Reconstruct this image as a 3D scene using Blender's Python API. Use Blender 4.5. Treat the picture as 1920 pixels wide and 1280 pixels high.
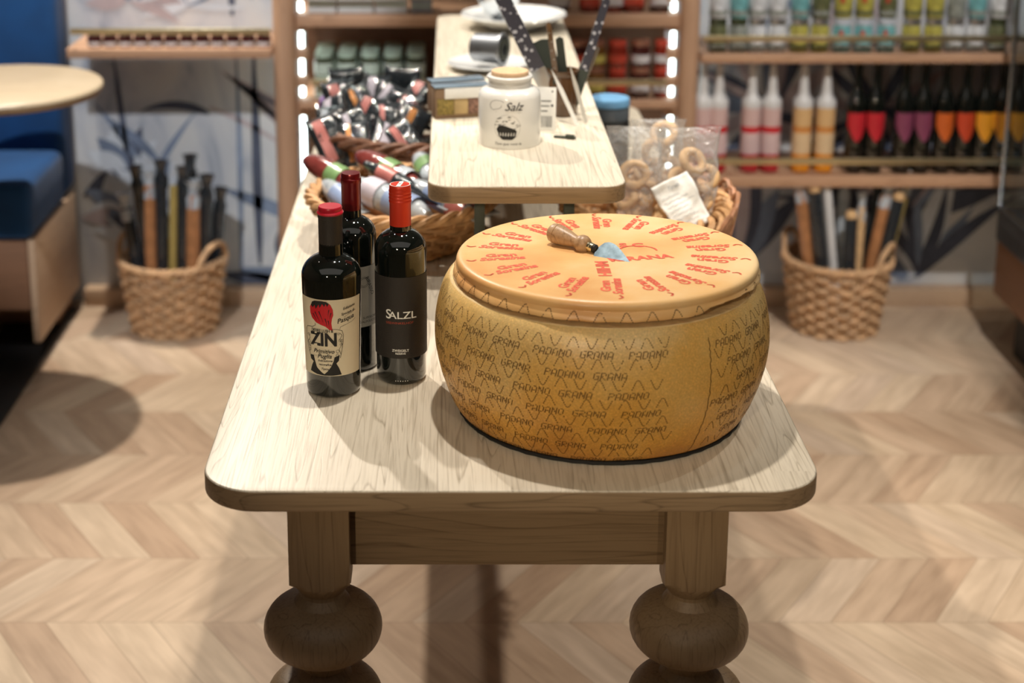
import bpy, bmesh, math, random
from math import sin, cos, pi, radians as R, atan2, sqrt
from mathutils import Vector, Matrix, noise
random.seed(7)
D = bpy.data
for o in list(D.objects): D.objects.remove(o)
scn = bpy.context.scene
C = scn.collection

# ------------------------------------------------------------------ camera
cd = D.cameras.new('camera'); cam = D.objects.new('camera', cd); C.objects.link(cam)
cam.location = (0, 0, 1.70); cam.rotation_euler = (R(90-14.27), 0, 0)
cd.sensor_width = 36; cd.lens = 2985/1920*36
cd.shift_x = (960-850)/1920; cd.shift_y = -(640-270)/1920
cd.clip_start = .05
cd.dof.use_dof = True; cd.dof.focus_distance = 2.27; cd.dof.aperture_fstop = 3.0
scn.camera = cam
# ------------------------------------------------------------------ world, exposure
w = D.worlds.new('world'); scn.world = w; w.use_nodes = True
w.node_tree.nodes['Background'].inputs[0].default_value = (1, .93, .85, 1)
w.node_tree.nodes['Background'].inputs[1].default_value = .05
scn.view_settings.view_transform = 'Standard'; scn.view_settings.look = 'None'
scn.view_settings.exposure = -.15; scn.view_settings.gamma = 1
scn.view_settings.use_curve_mapping = False
# ------------------------------------------------------------------ lights (ceiling spots and pendants of the shop, plus added fill lamps)
def spot(name, loc, target, power, angle=70, blend=.5, radius=.03, col=(1, .9, .78)):
    l = D.lights.new(name, 'SPOT'); l.energy = power; l.spot_size = R(angle); l.spot_blend = blend
    l.shadow_soft_size = radius; l.color = col
    o = D.objects.new(name, l); C.objects.link(o); o.location = loc
    o.rotation_euler = (Vector(target)-Vector(loc)).to_track_quat('-Z', 'Y').to_euler()
    return o
def area(name, loc, target, power, sx, sy, col=(1, .93, .84)):
    l = D.lights.new(name, 'AREA'); l.energy = power; l.shape = 'RECTANGLE'; l.size = sx; l.size_y = sy; l.color = col
    o = D.objects.new(name, l); C.objects.link(o); o.location = loc
    o.rotation_euler = (Vector(target)-Vector(loc)).to_track_quat('-Z', 'Y').to_euler()
    return o
spot('pendant_spot', (.05, 2.37, 2.5), (.06, 2.38, 0), 100, 68, .5, .025)
spot('pendant_spot', (.12, 3.45, 2.5), (.1, 3.5, 0), 66, 60, .5, .03)
spot('ceiling_or_fill_spot', (-1.13, 4.44, 3.0), (-.75, 3.2, 0), 330, 74, .5, .03)
spot('ceiling_or_fill_spot', (-.9, 1.6, 3.0), (-.85, 4.6, .62), 330, 25, .4, .03, (.96, .97, 1))
spot('ceiling_or_fill_spot', (1.6, 2.9, 3.0), (.9, 3.0, .0), 190, 66, .8, .035)
spot('ceiling_or_fill_spot', (1.2, 2.3, 3.0), (1.2, 4.4, .75), 270, 34, .6, .03, (1, .95, .9))  # fill spot added to brighten the right shelves and bottles
spot('ceiling_or_fill_spot', (-1.45, 2.9, 3.0), (-.2, 2.8, 0), 75, 38, .9, .04)
spot('ceiling_or_fill_spot', (1.6, 1.2, 3.0), (1.2, 2.7, 0), 75, 50, .9, .05)
spot('ceiling_or_fill_spot', (-.9, -1.1, 2.15), (.16, 2.1, .93), 150, 17, .6, .06, (1, .82, .58))  # unseen warm fill added behind the camera to light the cheese side
spot('ceiling_or_fill_spot', (1.1, -1.0, 2.15), (.28, 2.1, .93), 60, 15, .6, .06, (1, .82, .58))  # second added front fill, aimed right of the cheese centre
for x_, y_ in ((-.7, 3.0), (.9, 3.3), (-.3, 3.9), (.6, 2.7)):
    spot('sparkle_spot', (x_, y_, 3.1), (x_*.4, y_+.2, .8), 14, 60, .6, .012, (.95, 1, 1))  # tiny spots added for blurred glints on glossy surfaces
area('ambient_fill', (0, .6, 3.15), (0, 1.6, 0), 18, 4.5, 2.5)  # unseen soft area light added as general fill

# ------------------------------------------------------------------ helpers
def tag(o, label=None, cat=None, group=None, kind=None):
    if label: o['label'] = label
    if cat: o['category'] = cat
    if group: o['group'] = group
    if kind: o['kind'] = kind
    return o
def thing(name, label, cat, loc=(0, 0, 0), rz=0, group=None):
    o = D.objects.new(name, None); C.objects.link(o); o.empty_display_size = .05
    o.location = loc; o.rotation_euler = (0, 0, rz)
    return tag(o, label, cat, group)
def mk(name, verts, faces, mat, parent=None, smooth=False, mats=None, midx=None, ang=None):
    me = D.meshes.new(name); me.from_pydata([tuple(v) for v in verts], [], faces); me.update()
    if mats:
        for m in mats: me.materials.append(m)
        for p, i in zip(me.polygons, midx): p.material_index = i
    else: me.materials.append(mat)
    if smooth:
        me.polygons.foreach_set('use_smooth', [True]*len(me.polygons))
    if ang is not None:
        me.set_sharp_from_angle(angle=R(ang))
    o = D.objects.new(name, me); C.objects.link(o)
    if parent: o.parent = parent
    return o
class MB:
    def __init__(s): s.v = []; s.f = []; s.m = []
    def add(s, v, f, mi=0, M=None):
        n = len(s.v)
        s.v += [tuple(M @ Vector(p)) if M else tuple(p) for p in v]
        s.f += [tuple(i+n for i in q) for q in f]; s.m += [mi]*len(f); return s
    def box(s, x0, x1, y0, y1, z0, z1, mi=0, M=None):
        return s.add([(x0,y0,z0),(x1,y0,z0),(x1,y1,z0),(x0,y1,z0),(x0,y0,z1),(x1,y0,z1),(x1,y1,z1),(x0,y1,z1)],
                     [(0,3,2,1),(4,5,6,7),(0,1,5,4),(1,2,6,5),(2,3,7,6),(3,0,4,7)], mi, M)
    def bbox(s, x0, x1, y0, y1, z0, z1, b=.003, seg=2, mi=0, M=None):
        bm = bmesh.new(); bmesh.ops.create_cube(bm, size=1)
        for v in bm.verts: v.co = (x0+(v.co.x+.5)*(x1-x0), y0+(v.co.y+.5)*(y1-y0), z0+(v.co.z+.5)*(z1-z0))
        bmesh.ops.bevel(bm, geom=bm.edges[:], offset=b, segments=seg, profile=.5, affect='EDGES')
        bm.verts.index_update()
        s.add([v.co[:] for v in bm.verts], [[v.index for v in f.verts] for f in bm.faces], mi, M); bm.free(); return s
    def lathe(s, prof, n=32, mi=0, M=None, wob=None):
        v = []; f = []; idx = []
        for (r, z) in prof:
            if r < 1e-6: idx.append([len(v)]); v.append((0, 0, z))
            else:
                idx.append(list(range(len(v), len(v)+n)))
                for k in range(n):
                    a = 2*pi*k/n; rr = r if not wob else wob(r, z, a); v.append((rr*cos(a), rr*sin(a), z))
        for a, b in zip(idx, idx[1:]):
            for k in range(n):
                k2 = (k+1) % n
                if len(a) == 1 and len(b) == 1: continue
                if len(a) == 1: f.append((a[0], b[k2], b[k]))
                elif len(b) == 1: f.append((a[k], a[k2], b[0]))
                else: f.append((a[k], a[k2], b[k2], b[k]))
        return s.add(v, f, mi, M)
    def tube(s, pts, r, n=6, mi=0, M=None, closed=False, flat=1.0):
        pts = [Vector(p) for p in pts]; m = len(pts); v = []; f = []
        up = Vector((0, 0, 1)); prev = None
        for i, p in enumerate(pts):
            if closed: t = pts[(i+1) % m]-pts[(i-1) % m]
            else: t = pts[min(i+1, m-1)]-pts[max(i-1, 0)]
            t.normalize()
            if prev is None:
                a = up if abs(t.z) < .9 else Vector((1, 0, 0)); nrm = t.cross(a).normalized()
            else: nrm = (prev - t*prev.dot(t)).normalized()
            prev = nrm; b = t.cross(nrm); rr = r[i] if isinstance(r, (list, tuple)) else r
            for k in range(n):
                a = 2*pi*k/n; v.append(p+nrm*cos(a)*rr+b*sin(a)*rr*flat)
        for i in range(m if closed else m-1):
            i2 = (i+1) % m
            for k in range(n):
                k2 = (k+1) % n; f.append((i*n+k, i2*n+k, i2*n+k2, i*n+k2))
        if not closed: f.append(tuple(range(n))); f.append(tuple(range((m-1)*n, m*n))[::-1])
        return s.add(v, f, mi, M)
    def prism(s, poly, z0, z1, mi=0, M=None):
        n = len(poly)
        return s.add([(x, y, z0) for x, y in poly]+[(x, y, z1) for x, y in poly],
            [tuple(range(n))[::-1], tuple(range(n, 2*n))]+[(k, (k+1) % n, n+(k+1) % n, n+k) for k in range(n)], mi, M)
    def build(s, name, mat, parent=None, smooth=True, ang=40, mats=None):
        return mk(name, s.v, s.f, mat, parent, smooth, mats, s.m if mats else None, ang if smooth else None)
def struct(o): o['kind'] = 'structure'; return o
def T(x=0, y=0, z=0): return Matrix.Translation((x, y, z))
def RX(a): return Matrix.Rotation(a, 4, 'X')
def RY(a): return Matrix.Rotation(a, 4, 'Y')
def RZ(a): return Matrix.Rotation(a, 4, 'Z')
def rrect(x0, x1, y0, y1, r, n=10):
    p = []
    for cx, cy, a0 in ((x1-r, y1-r, 0), (x0+r, y1-r, 90), (x0+r, y0+r, 180), (x1-r, y0+r, 270)):
        for k in range(n+1):
            a = R(a0+90*k/n); p.append((cx+r*cos(a), cy+r*sin(a)))
    return p
def copy_tree(o, parent=None):
    c = o.copy(); C.objects.link(c)
    if parent: c.parent = parent
    for ch in [k for k in D.objects if k.parent == o]: copy_tree(ch, c)
    return c
def text2d(body, size=1, shear=0, bold=0, align='CENTER', res=3):
    cu = D.curves.new('t', 'FONT'); cu.body = body; cu.size = size; cu.shear = shear; cu.offset = bold*size
    cu.align_x = align; cu.align_y = 'CENTER'; cu.resolution_u = res; cu.fill_mode = 'FRONT'
    o = D.objects.new('t', cu); C.objects.link(o); bpy.context.view_layer.update()
    me = D.meshes.new_from_object(o.evaluated_get(bpy.context.evaluated_depsgraph_get()))
    v = [(p.co.x, p.co.y) for p in me.vertices]; f = [tuple(p.vertices) for p in me.polygons]
    D.objects.remove(o); D.curves.remove(cu); D.meshes.remove(me); return v, f
class Decal:
    """flat print gathered in 2D then laid on a surface by fn(x, y, lift)"""
    def __init__(s, fn): s.fn = fn; s.mb = MB(); s.k = 0
    def text(s, body, x, y, size, mi=0, shear=0, bold=0, rot=0, sx=1, align='CENTER', lift=.0006):
        v, f = text2d(body, size, shear, bold, align)
        ca, sa = cos(rot), sin(rot)
        s.mb.add([s.fn(x+sx*a*ca-b*sa, y+sx*a*sa+b*ca, lift) for a, b in v], f, mi); return s
    def poly(s, pts, mi=0, lift=.0004):
        bm = bmesh.new(); vs = [bm.verts.new((x, y, 0)) for x, y in pts]; bm.faces.new(vs)
        bmesh.ops.triangulate(bm, faces=bm.faces[:])
        for _ in range(3):
            es = [e for e in bm.edges if e.calc_length() > .008]
            if not es: break
            bmesh.ops.subdivide_edges(bm, edges=es, cuts=1); bmesh.ops.triangulate(bm, faces=bm.faces[:])
        bm.verts.index_update()
        s.mb.add([s.fn(v.co.x, v.co.y, lift) for v in bm.verts], [[v.index for v in f.verts] for f in bm.faces], mi); bm.free(); return s
    def line(s, pts, wd, mi=0, lift=.0005):
        for a, b in zip(pts, pts[1:]):
            d = Vector(b)-Vector(a)
            if d.length < 1e-6: continue
            n = Vector((-d.y, d.x)).normalized()*wd/2; e = d.normalized()*wd*.3
            a_, b_ = Vector(a)-e, Vector(b)+e
            s.mb.add([s.fn(*(a_+n), lift), s.fn(*(a_-n), lift), s.fn(*(b_-n), lift), s.fn(*(b_+n), lift)], [(0, 1, 2, 3)], mi)
        return s
def cyl_fn(r, face=-pi/2):
    def fn(x, y, lift):
        a = face+x/r; return ((r+lift)*cos(a), (r+lift)*sin(a), y)
    return fn

# ------------------------------------------------------------------ materials
def nm(name):
    m = D.materials.new(name); m.use_nodes = True; nt = m.node_tree
    return m, nt, nt.nodes['Principled BSDF']
def plain(name, col, rough=.5, metal=0, spec=.5, coat=0, trans=0, emis=None, estr=0, var=0.06, vscale=30, bump=0, bscale=80, alpha=1, sheen=0, ior=1.45):
    m, nt, b = nm(name); N = nt.nodes; L = nt.links
    b.inputs['Base Color'].default_value = (*col, 1); b.inputs['Roughness'].default_value = rough
    b.inputs['Metallic'].default_value = metal; b.inputs['Specular IOR Level'].default_value = spec
    b.inputs['Coat Weight'].default_value = coat; b.inputs['Coat Roughness'].default_value = .05
    b.inputs['Transmission Weight'].default_value = trans; b.inputs['IOR'].default_value = ior
    b.inputs['Alpha'].default_value = alpha; b.inputs['Sheen Weight'].default_value = sheen
    if emis: b.inputs['Emission Color'].default_value = (*emis, 1); b.inputs['Emission Strength'].default_value = estr
    tc = N.new('ShaderNodeTexCoord')
    if var:
        n = N.new('ShaderNodeTexNoise'); n.inputs['Scale'].default_value = vscale; L.new(tc.outputs['Object'], n.inputs['Vector'])
        h = N.new('ShaderNodeMapRange'); h.inputs['To Min'].default_value = 1-var*2; h.inputs['To Max'].default_value = 1+var*2
        L.new(n.outputs['Fac'], h.inputs['Value'])
        x = N.new('ShaderNodeVectorMath'); x.operation = 'SCALE'; x.inputs[0].default_value = col
        L.new(h.outputs['Result'], x.inputs['Scale']); L.new(x.outputs['Vector'], b.inputs['Base Color'])
    if bump:
        n = N.new('ShaderNodeTexNoise'); n.inputs['Scale'].default_value = bscale; n.inputs['Detail'].default_value = 4
        L.new(tc.outputs['Object'], n.inputs['Vector'])
        u = N.new('ShaderNodeBump'); u.inputs['Strength'].default_value = bump; u.inputs['Distance'].default_value = .003
        L.new(n.outputs['Fac'], u.inputs['Height']); L.new(u.outputs['Normal'], b.inputs['Normal'])
    return m
def math_(nt, op, a, b=None, c=None):
    n = nt.nodes.new('ShaderNodeMath'); n.operation = op
    for i, x in enumerate((a, b, c)):
        if x is None: continue
        if isinstance(x, (int, float)): n.inputs[i].default_value = x
        else: nt.links.new(x, n.inputs[i])
    return n.outputs[0]
def ramp(nt, fac, stops):
    r = nt.nodes.new('ShaderNodeValToRGB'); e = r.color_ramp.elements
    while len(e) < len(stops): e.new(.5)
    for k, (p, c) in zip(e, stops): k.position = p; k.color = (*c, 1)
    nt.links.new(fac, r.inputs['Fac']); return r.outputs['Color']
def mixc(nt, fac, a, b, mode='MIX'):
    n = nt.nodes.new('ShaderNodeMix'); n.data_type = 'RGBA'; n.blend_type = mode
    for s_, x in ((0, fac), (6, a), (7, b)):
        if isinstance(x, (int, float)): n.inputs[s_].default_value = x
        elif isinstance(x, tuple): n.inputs[s_].default_value = (*x, 1)
        else: nt.links.new(x, n.inputs[s_])
    return n.outputs[2]
def wood(name, c0, c1, axis='Y', stave=0, rough=.45, grain=1.0, var=.12, bump=.15, staveaxis='X', stavelen=0, sc=(9, .9)):
    m, nt, b = nm(name); N = nt.nodes; L = nt.links
    tc = N.new('ShaderNodeTexCoord'); sep = N.new('ShaderNodeSeparateXYZ'); L.new(tc.outputs['Object'], sep.inputs[0])
    ax = {'X': 0, 'Y': 1, 'Z': 2}
    vec = tc.outputs['Object']; wn = None
    if stave:
        q = math_(nt, 'FLOOR', math_(nt, 'DIVIDE', math_(nt, 'ADD', sep.outputs[ax[staveaxis]], .013), stave))
        cv = N.new('ShaderNodeCombineXYZ'); L.new(q, cv.inputs[0])
        if stavelen:
            q0 = N.new('ShaderNodeTexWhiteNoise'); q0.noise_dimensions = '1D'; L.new(q, q0.inputs['W'])
            q2 = math_(nt, 'FLOOR', math_(nt, 'ADD', math_(nt, 'DIVIDE', sep.outputs[ax[axis]], stavelen), math_(nt, 'MULTIPLY', q0.outputs['Value'], 3.7)))
            L.new(q2, cv.inputs[1])
        wn = N.new('ShaderNodeTexWhiteNoise'); wn.noise_dimensions = '3D'; L.new(cv.outputs[0], wn.inputs['Vector'])
        off = N.new('ShaderNodeVectorMath'); off.operation = 'MULTIPLY_ADD'
        L.new(wn.outputs['Color'], off.inputs[0]); off.inputs[1].default_value = (3, 7, 5); L.new(tc.outputs['Object'], off.inputs[2])
        vec = off.outputs[0]
    mp = N.new('ShaderNodeMapping'); s3 = [sc[0]]*3; s3[ax[axis]] = sc[1]; mp.inputs['Scale'].default_value = s3
    L.new(vec, mp.inputs['Vector'])
    n1 = N.new('ShaderNodeTexNoise'); n1.inputs['Scale'].default_value = 1.3; n1.inputs['Detail'].default_value = 2; n1.inputs['Distortion'].default_value = .4
    L.new(mp.outputs[0], n1.inputs['Vector'])
    rings = math_(nt, 'FRACT', math_(nt, 'MULTIPLY', n1.outputs['Fac'], 16*grain))
    rg = ramp(nt, rings, [(0, (.95, .95, .95)), (.08, (.1, .1, .1)), (.16, (.7, .7, .7)), (1, (.95, .95, .95))])
    mp2 = N.new('ShaderNodeMapping'); sc2 = [260, 260, 260]; sc2[ax[axis]] = 9; mp2.inputs['Scale'].default_value = sc2
    L.new(vec, mp2.inputs['Vector'])
    n2 = N.new('ShaderNodeTexNoise'); n2.inputs['Scale'].default_value = 1; n2.inputs['Detail'].default_value = 3; L.new(mp2.outputs[0], n2.inputs['Vector'])
    fine = ramp(nt, n2.outputs['Fac'], [(.35, (.25, .25, .25)), (.6, (1, 1, 1))])
    g = mixc(nt, .45, rg, fine)
    rb = N.new('ShaderNodeRGBToBW'); L.new(g, rb.inputs[0])
    col = ramp(nt, rb.outputs[0], [(.15, c0), (.8, c1)])
    n3 = N.new('ShaderNodeTexNoise'); n3.inputs['Scale'].default_value = 2.2; L.new(vec, n3.inputs['Vector'])
    k = N.new('ShaderNodeMapRange'); k.inputs['To Min'].default_value = 1-var; k.inputs['To Max'].default_value = 1+var; L.new(n3.outputs['Fac'], k.inputs['Value'])
    sc_ = k.outputs[0]
    if wn:
        k2 = N.new('ShaderNodeMapRange'); k2.inputs['To Min'].default_value = 1-var; k2.inputs['To Max'].default_value = 1+var*.6
        L.new(wn.outputs['Value'], k2.inputs['Value']); sc_ = math_(nt, 'MULTIPLY', sc_, k2.outputs[0])
    x = N.new('ShaderNodeVectorMath'); x.operation = 'SCALE'; L.new(col, x.inputs[0]); L.new(sc_, x.inputs['Scale'])
    L.new(x.outputs[0], b.inputs['Base Color']); b.inputs['Roughness'].default_value = rough
    u = N.new('ShaderNodeBump'); u.inputs['Strength'].default_value = bump; u.inputs['Distance'].default_value = .001
    L.new(rb.outputs[0], u.inputs['Height']); L.new(u.outputs[0], b.inputs['Normal'])
    return m
M = {}
M['table_top'] = wood('whitened_oak', (.33, .28, .205), (.66, .60, .49), 'Y', stave=.118, stavelen=.9, rough=.42, grain=1.0, sc=(13, .55), var=.08)
M['table_edge'] = wood('darker_oak_edge', (.15, .10, .055), (.31, .215, .125), 'X', rough=.5, grain=.8)  # slab edges and undersides use a darker tone than the tops
M['table_leg'] = wood('oiled_oak_upright', (.15, .092, .047), (.27, .182, .10), 'Z', rough=.5, grain=.9)
M['table_apron'] = wood('oiled_oak_rail', (.13, .08, .040), (.24, .16, .088), 'X', rough=.5, grain=.8)
M['shelf_wood'] = wood('shelf_beech', (.36, .2, .115), (.52, .31, .19), 'X', rough=.5, grain=.7)
M['post_wood'] = wood('post_beech', (.38, .22, .125), (.52, .32, .2), 'Z', rough=.5, grain=.6)
M['panel_wood'] = wood('panel_walnut', (.16, .08, .045), (.24, .125, .07), 'X', rough=.6, grain=.6)
M['bench_wood'] = wood('bench_oak', (.42, .28, .18), (.55, .39, .26), 'Y', rough=.5, grain=.6)
M['round_wood'] = wood('round_table_oak', (.40, .31, .19), (.55, .44, .29), 'X', rough=.35, grain=.8)
M['stick_wood'] = wood('turned_beech', (.23, .13, .065), (.42, .27, .15), 'Z', rough=.4, grain=.5)
M['brass'] = plain('brushed_brass', (.72, .62, .38), .35, 1)
M['steel'] = plain('brushed_steel', (.62, .65, .68), .22, 1)
M['dark_metal'] = plain('black_powder_coat', (.045, .055, .045), .5, .2)
M['black'] = plain('matte_black', (.012, .012, .012), .6)
M['blue_velvet'] = plain('blue_velvet', (.003, .06, .2), .8, var=.25, vscale=6, bump=.4, bscale=300, sheen=.12)
M['bottle'] = plain('dark_wine_glass', (.004, .006, .005), .03, spec=.7, coat=1, var=0)
M['white_ceramic'] = plain('white_glazed_ceramic', (.78, .78, .75), .18, coat=.5, var=.02)
M['plate'] = plain('white_porcelain', (.85, .87, .87), .12, coat=.6, var=.01)
M['cork'] = plain('cork_disc', (.62, .42, .25), .7, var=.15, vscale=120)
M['paper'] = plain('white_paper', (.75, .75, .72), .7, var=.03, bump=.6, bscale=60)
M['cream_paper'] = plain('cream_label_paper', (.72, .64, .47), .65, var=.02)
M['grey_paper'] = plain('silver_label_paper', (.5, .48, .43), .6, var=.03)
M['black_label'] = plain('black_label_paper', (.022, .018, .015), .6, var=.05, bump=.3, bscale=700)
M['ink'] = plain('black_ink', (.012, .011, .01), .6, var=0)
M['red_ink'] = plain('red_print', (.55, .012, .02), .5, var=0)
M['white_ink'] = plain('white_print', (.8, .8, .76), .5, var=0)
M['red_thin'] = plain('dull_red_print', (.4, .06, .03), .5, var=0)
M['dark_capsule'] = plain('charcoal_capsule', (.035, .03, .026), .4, var=.1, bump=.2, bscale=900)
M['red_foil'] = plain('dark_red_foil', (.2, .008, .012), .28, .5, coat=.4, var=.05)
M['red_wax'] = plain('crimson_stopper', (.5, .012, .03), .3, coat=.4, var=.02)
M['orange_red'] = plain('vermilion_screw_cap', (.62, .04, .015), .38, .2, var=.02)
M['wicker'] = plain('golden_wicker', (.48, .27, .12), .6, var=.35, vscale=45, bump=.5, bscale=150)
M['wicker_pale'] = plain('pale_wicker', (.56, .35, .19), .6, var=.3, vscale=35, bump=.5, bscale=120)
M['wicker_dark'] = plain('dark_brown_wicker', (.17, .075, .04), .55, var=.35, vscale=45, bump=.5, bscale=150)
M['film_black'] = plain('glossy_black_film', (.02, .026, .032), .12, coat=1, var=.1, bump=1, bscale=75)
M['film_red'] = plain('dark_red_sausage_skin', (.20, .04, .035), .15, coat=1, var=.2, vscale=20, bump=1, bscale=40)
M['film_clear'] = plain('silvery_plastic_wrap', (.45, .5, .55), .1, coat=1, var=.3, vscale=30, bump=1, bscale=45)
M['print_pink'] = plain('pink_label', (.50, .17, .15), .35, coat=.6, var=.2)
M['print_orange'] = plain('orange_label', (.62, .25, .06), .35, coat=.6, var=.2)
M['print_green'] = plain('green_label', (.17, .30, .12), .35, coat=.6, var=.2)
M['print_lilac'] = plain('pale_lilac_label', (.58, .54, .62), .35, coat=.6, var=.15)
M['print_blue'] = plain('pale_blue_label', (.25, .33, .52), .35, coat=.6, var=.15)
M['print_brown'] = plain('brown_salami_skin', (.42, .19, .08), .35, coat=.6, var=.25, vscale=40)
M['print_gold'] = plain('olive_gold_film', (.42, .32, .1), .35, coat=.5, var=.1)
M['bread'] = plain('baked_dough', (.62, .4, .2), .6, var=.18, vscale=50)
M['led'] = plain('led_strip', (1, 1, 1), .5, emis=(.86, 1, .97), estr=9, var=0)
M['knife_blade'] = plain('scuffed_steel', (.16, .22, .26), .35, 1, var=.35, vscale=90)
M['amber_glass'] = plain('brown_glass', (.10, .05, .022), .12, coat=.6, var=.2)
M['leaf_jar'] = plain('jar_glass', (.05, .06, .03), .08, coat=1, var=.1)

# --- rind of the cheese wheel
def cheese_mat():
    m, nt, b = nm('cheese_rind'); N = nt.nodes; L = nt.links
    tc = N.new('ShaderNodeTexCoord')
    n = N.new('ShaderNodeTexNoise'); n.inputs['Scale'].default_value = 9; n.inputs['Detail'].default_value = 5; n.inputs['Roughness'].default_value = .6
    L.new(tc.outputs['Object'], n.inputs['Vector'])
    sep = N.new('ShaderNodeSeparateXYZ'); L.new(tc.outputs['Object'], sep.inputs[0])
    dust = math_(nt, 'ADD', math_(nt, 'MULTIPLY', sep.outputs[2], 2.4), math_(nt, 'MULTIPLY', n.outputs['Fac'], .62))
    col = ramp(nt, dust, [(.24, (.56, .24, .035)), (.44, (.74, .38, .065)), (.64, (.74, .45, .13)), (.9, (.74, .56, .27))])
    n2 = N.new('ShaderNodeTexNoise'); n2.inputs['Scale'].default_value = 400; n2.inputs['Detail'].default_value = 2; L.new(tc.outputs['Object'], n2.inputs['Vector'])
    sp = ramp(nt, n2.outputs['Fac'], [(.3, (.8, .8, .8)), (.62, (1, 1, 1)), (.75, (1.25, 1.2, 1.1))])
    L.new(mixc(nt, 1, col, sp, 'MULTIPLY'), b.inputs['Base Color']); b.inputs['Roughness'].default_value = .36
    b.inputs['Subsurface Weight'].default_value = .08; b.inputs['Subsurface Radius'].default_value = (.01, .005, .002)
    u = N.new('ShaderNodeBump'); u.inputs['Strength'].default_value = .35; u.inputs['Distance'].default_value = .0012
    n3 = N.new('ShaderNodeTexNoise'); n3.inputs['Scale'].default_value = 140; n3.inputs['Detail'].default_value = 5; L.new(tc.outputs['Object'], n3.inputs['Vector'])
    L.new(n3.outputs['Fac'], u.inputs['Height']); L.new(u.outputs[0], b.inputs['Normal'])
    return m
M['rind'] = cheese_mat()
def lid_mat():
    m, nt, b = nm('cheese_lid_rind'); N = nt.nodes; L = nt.links
    tc = N.new('ShaderNodeTexCoord')
    n = N.new('ShaderNodeTexNoise'); n.inputs['Scale'].default_value = 7; n.inputs['Detail'].default_value = 6; L.new(tc.outputs['Object'], n.inputs['Vector'])
    col = ramp(nt, n.outputs['Fac'], [(.3, (.68, .34, .12)), (.5, (.78, .48, .20)), (.7, (.84, .62, .34))])
    L.new(col, b.inputs['Base Color']); b.inputs['Roughness'].default_value = .4
    n3 = N.new('ShaderNodeTexNoise'); n3.inputs['Scale'].default_value = 220; L.new(tc.outputs['Object'], n3.inputs['Vector'])
    u = N.new('ShaderNodeBump'); u.inputs['Strength'].default_value = .2; u.inputs['Distance'].default_value = .001
    L.new(n3.outputs['Fac'], u.inputs['Height']); L.new(u.outputs[0], b.inputs['Normal'])
    return m
M['lid_rind'] = lid_mat()
M['cut_cheese'] = plain('cut_cheese_paste', (.74, .55, .28), .5, var=.12, vscale=60, bump=.8, bscale=90)
M['dot_ink'] = plain('stippled_mark', (.07, .032, .01), .7, var=0)
M['red_stamp'] = plain('red_stamp_ink', (.74, .13, .075), .55, var=.12, vscale=90)

# --- chevron parquet
def floor_mat():
    m, nt, b = nm('chevron_parquet'); N = nt.nodes; L = nt.links
    tc = N.new('ShaderNodeTexCoord'); sep = N.new('ShaderNodeSeparateXYZ'); L.new(tc.outputs['Object'], sep.inputs[0])
    X, Y = sep.outputs[0], sep.outputs[1]
    row = math_(nt, 'DIVIDE', math_(nt, 'SUBTRACT', Y, 4.36-2.548), .2548)
    rid = math_(nt, 'FLOOR', row); fr = math_(nt, 'SUBTRACT', row, rid)
    par = math_(nt, 'ABSOLUTE', math_(nt, 'MODULO', rid, 2))
    sgn = math_(nt, 'SUBTRACT', math_(nt, 'MULTIPLY', par, 2), 1)
    sh = math_(nt, 'MULTIPLY', math_(nt, 'MULTIPLY', math_(nt, 'SUBTRACT', fr, .5), sgn), .165)
    px = math_(nt, 'DIVIDE', math_(nt, 'ADD', X, sh), .104)
    pid = math_(nt, 'FLOOR', px); pf = math_(nt, 'SUBTRACT', px, pid)
    cv = N.new('ShaderNodeCombineXYZ'); L.new(pid, cv.inputs[0]); L.new(rid, cv.inputs[1])
    wn = N.new('ShaderNodeTexWhiteNoise'); wn.noise_dimensions = '3D'; L.new(cv.outputs[0], wn.inputs['Vector'])
    cv2 = N.new('ShaderNodeCombineXYZ'); L.new(math_(nt, 'MULTIPLY', px, 1.6), cv2.inputs[0]); L.new(math_(nt, 'MULTIPLY', row, .8), cv2.inputs[1])
    L.new(math_(nt, 'MULTIPLY', wn.outputs['Value'], 40), cv2.inputs[2])
    gn = N.new('ShaderNodeTexNoise'); gn.inputs['Scale'].default_value = 2.2; gn.inputs['Detail'].default_value = 5; L.new(cv2.outputs[0], gn.inputs['Vector'])
    base = ramp(nt, wn.outputs['Value'], [(0, (.46, .33, .23)), (.35, (.53, .40, .29)), (.7, (.60, .48, .35)), (1, (.55, .44, .34))])
    gc = ramp(nt, gn.outputs['Fac'], [(.3, (.78, .74, .7)), (.7, (1.08, 1.06, 1.04))])
    c1 = mixc(nt, 1, base, gc, 'MULTIPLY')
    e1 = math_(nt, 'MINIMUM', pf, math_(nt, 'SUBTRACT', 1, pf)); e2 = math_(nt, 'MINIMUM', fr, math_(nt, 'SUBTRACT', 1, fr))
    gap = math_(nt, 'MAXIMUM', math_(nt, 'LESS_THAN', e1, .012), math_(nt, 'LESS_THAN', e2, .005))
    L.new(mixc(nt, math_(nt, 'MULTIPLY', gap, .45), c1, (.2, .13, .08)), b.inputs['Base Color'])
    b.inputs['Roughness'].default_value = .42
    return m
M['floor'] = floor_mat()
def mural_mat(name, pal):
    m, nt, b = nm(name); N = nt.nodes; L = nt.links
    tc = N.new('ShaderNodeTexCoord')
    mp = N.new('ShaderNodeMapping'); mp.inputs['Scale'].default_value = (1, 1, .55); L.new(tc.outputs['Object'], mp.inputs['Vector'])
    n = N.new('ShaderNodeTexNoise'); n.inputs['Scale'].default_value = 5; n.inputs['Detail'].default_value = 5; n.inputs['Distortion'].default_value = 1.6
    L.new(mp.outputs[0], n.inputs['Vector'])
    L.new(ramp(nt, n.outputs['Fac'], pal), b.inputs['Base Color']); b.inputs['Roughness'].default_value = .7
    return m
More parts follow.
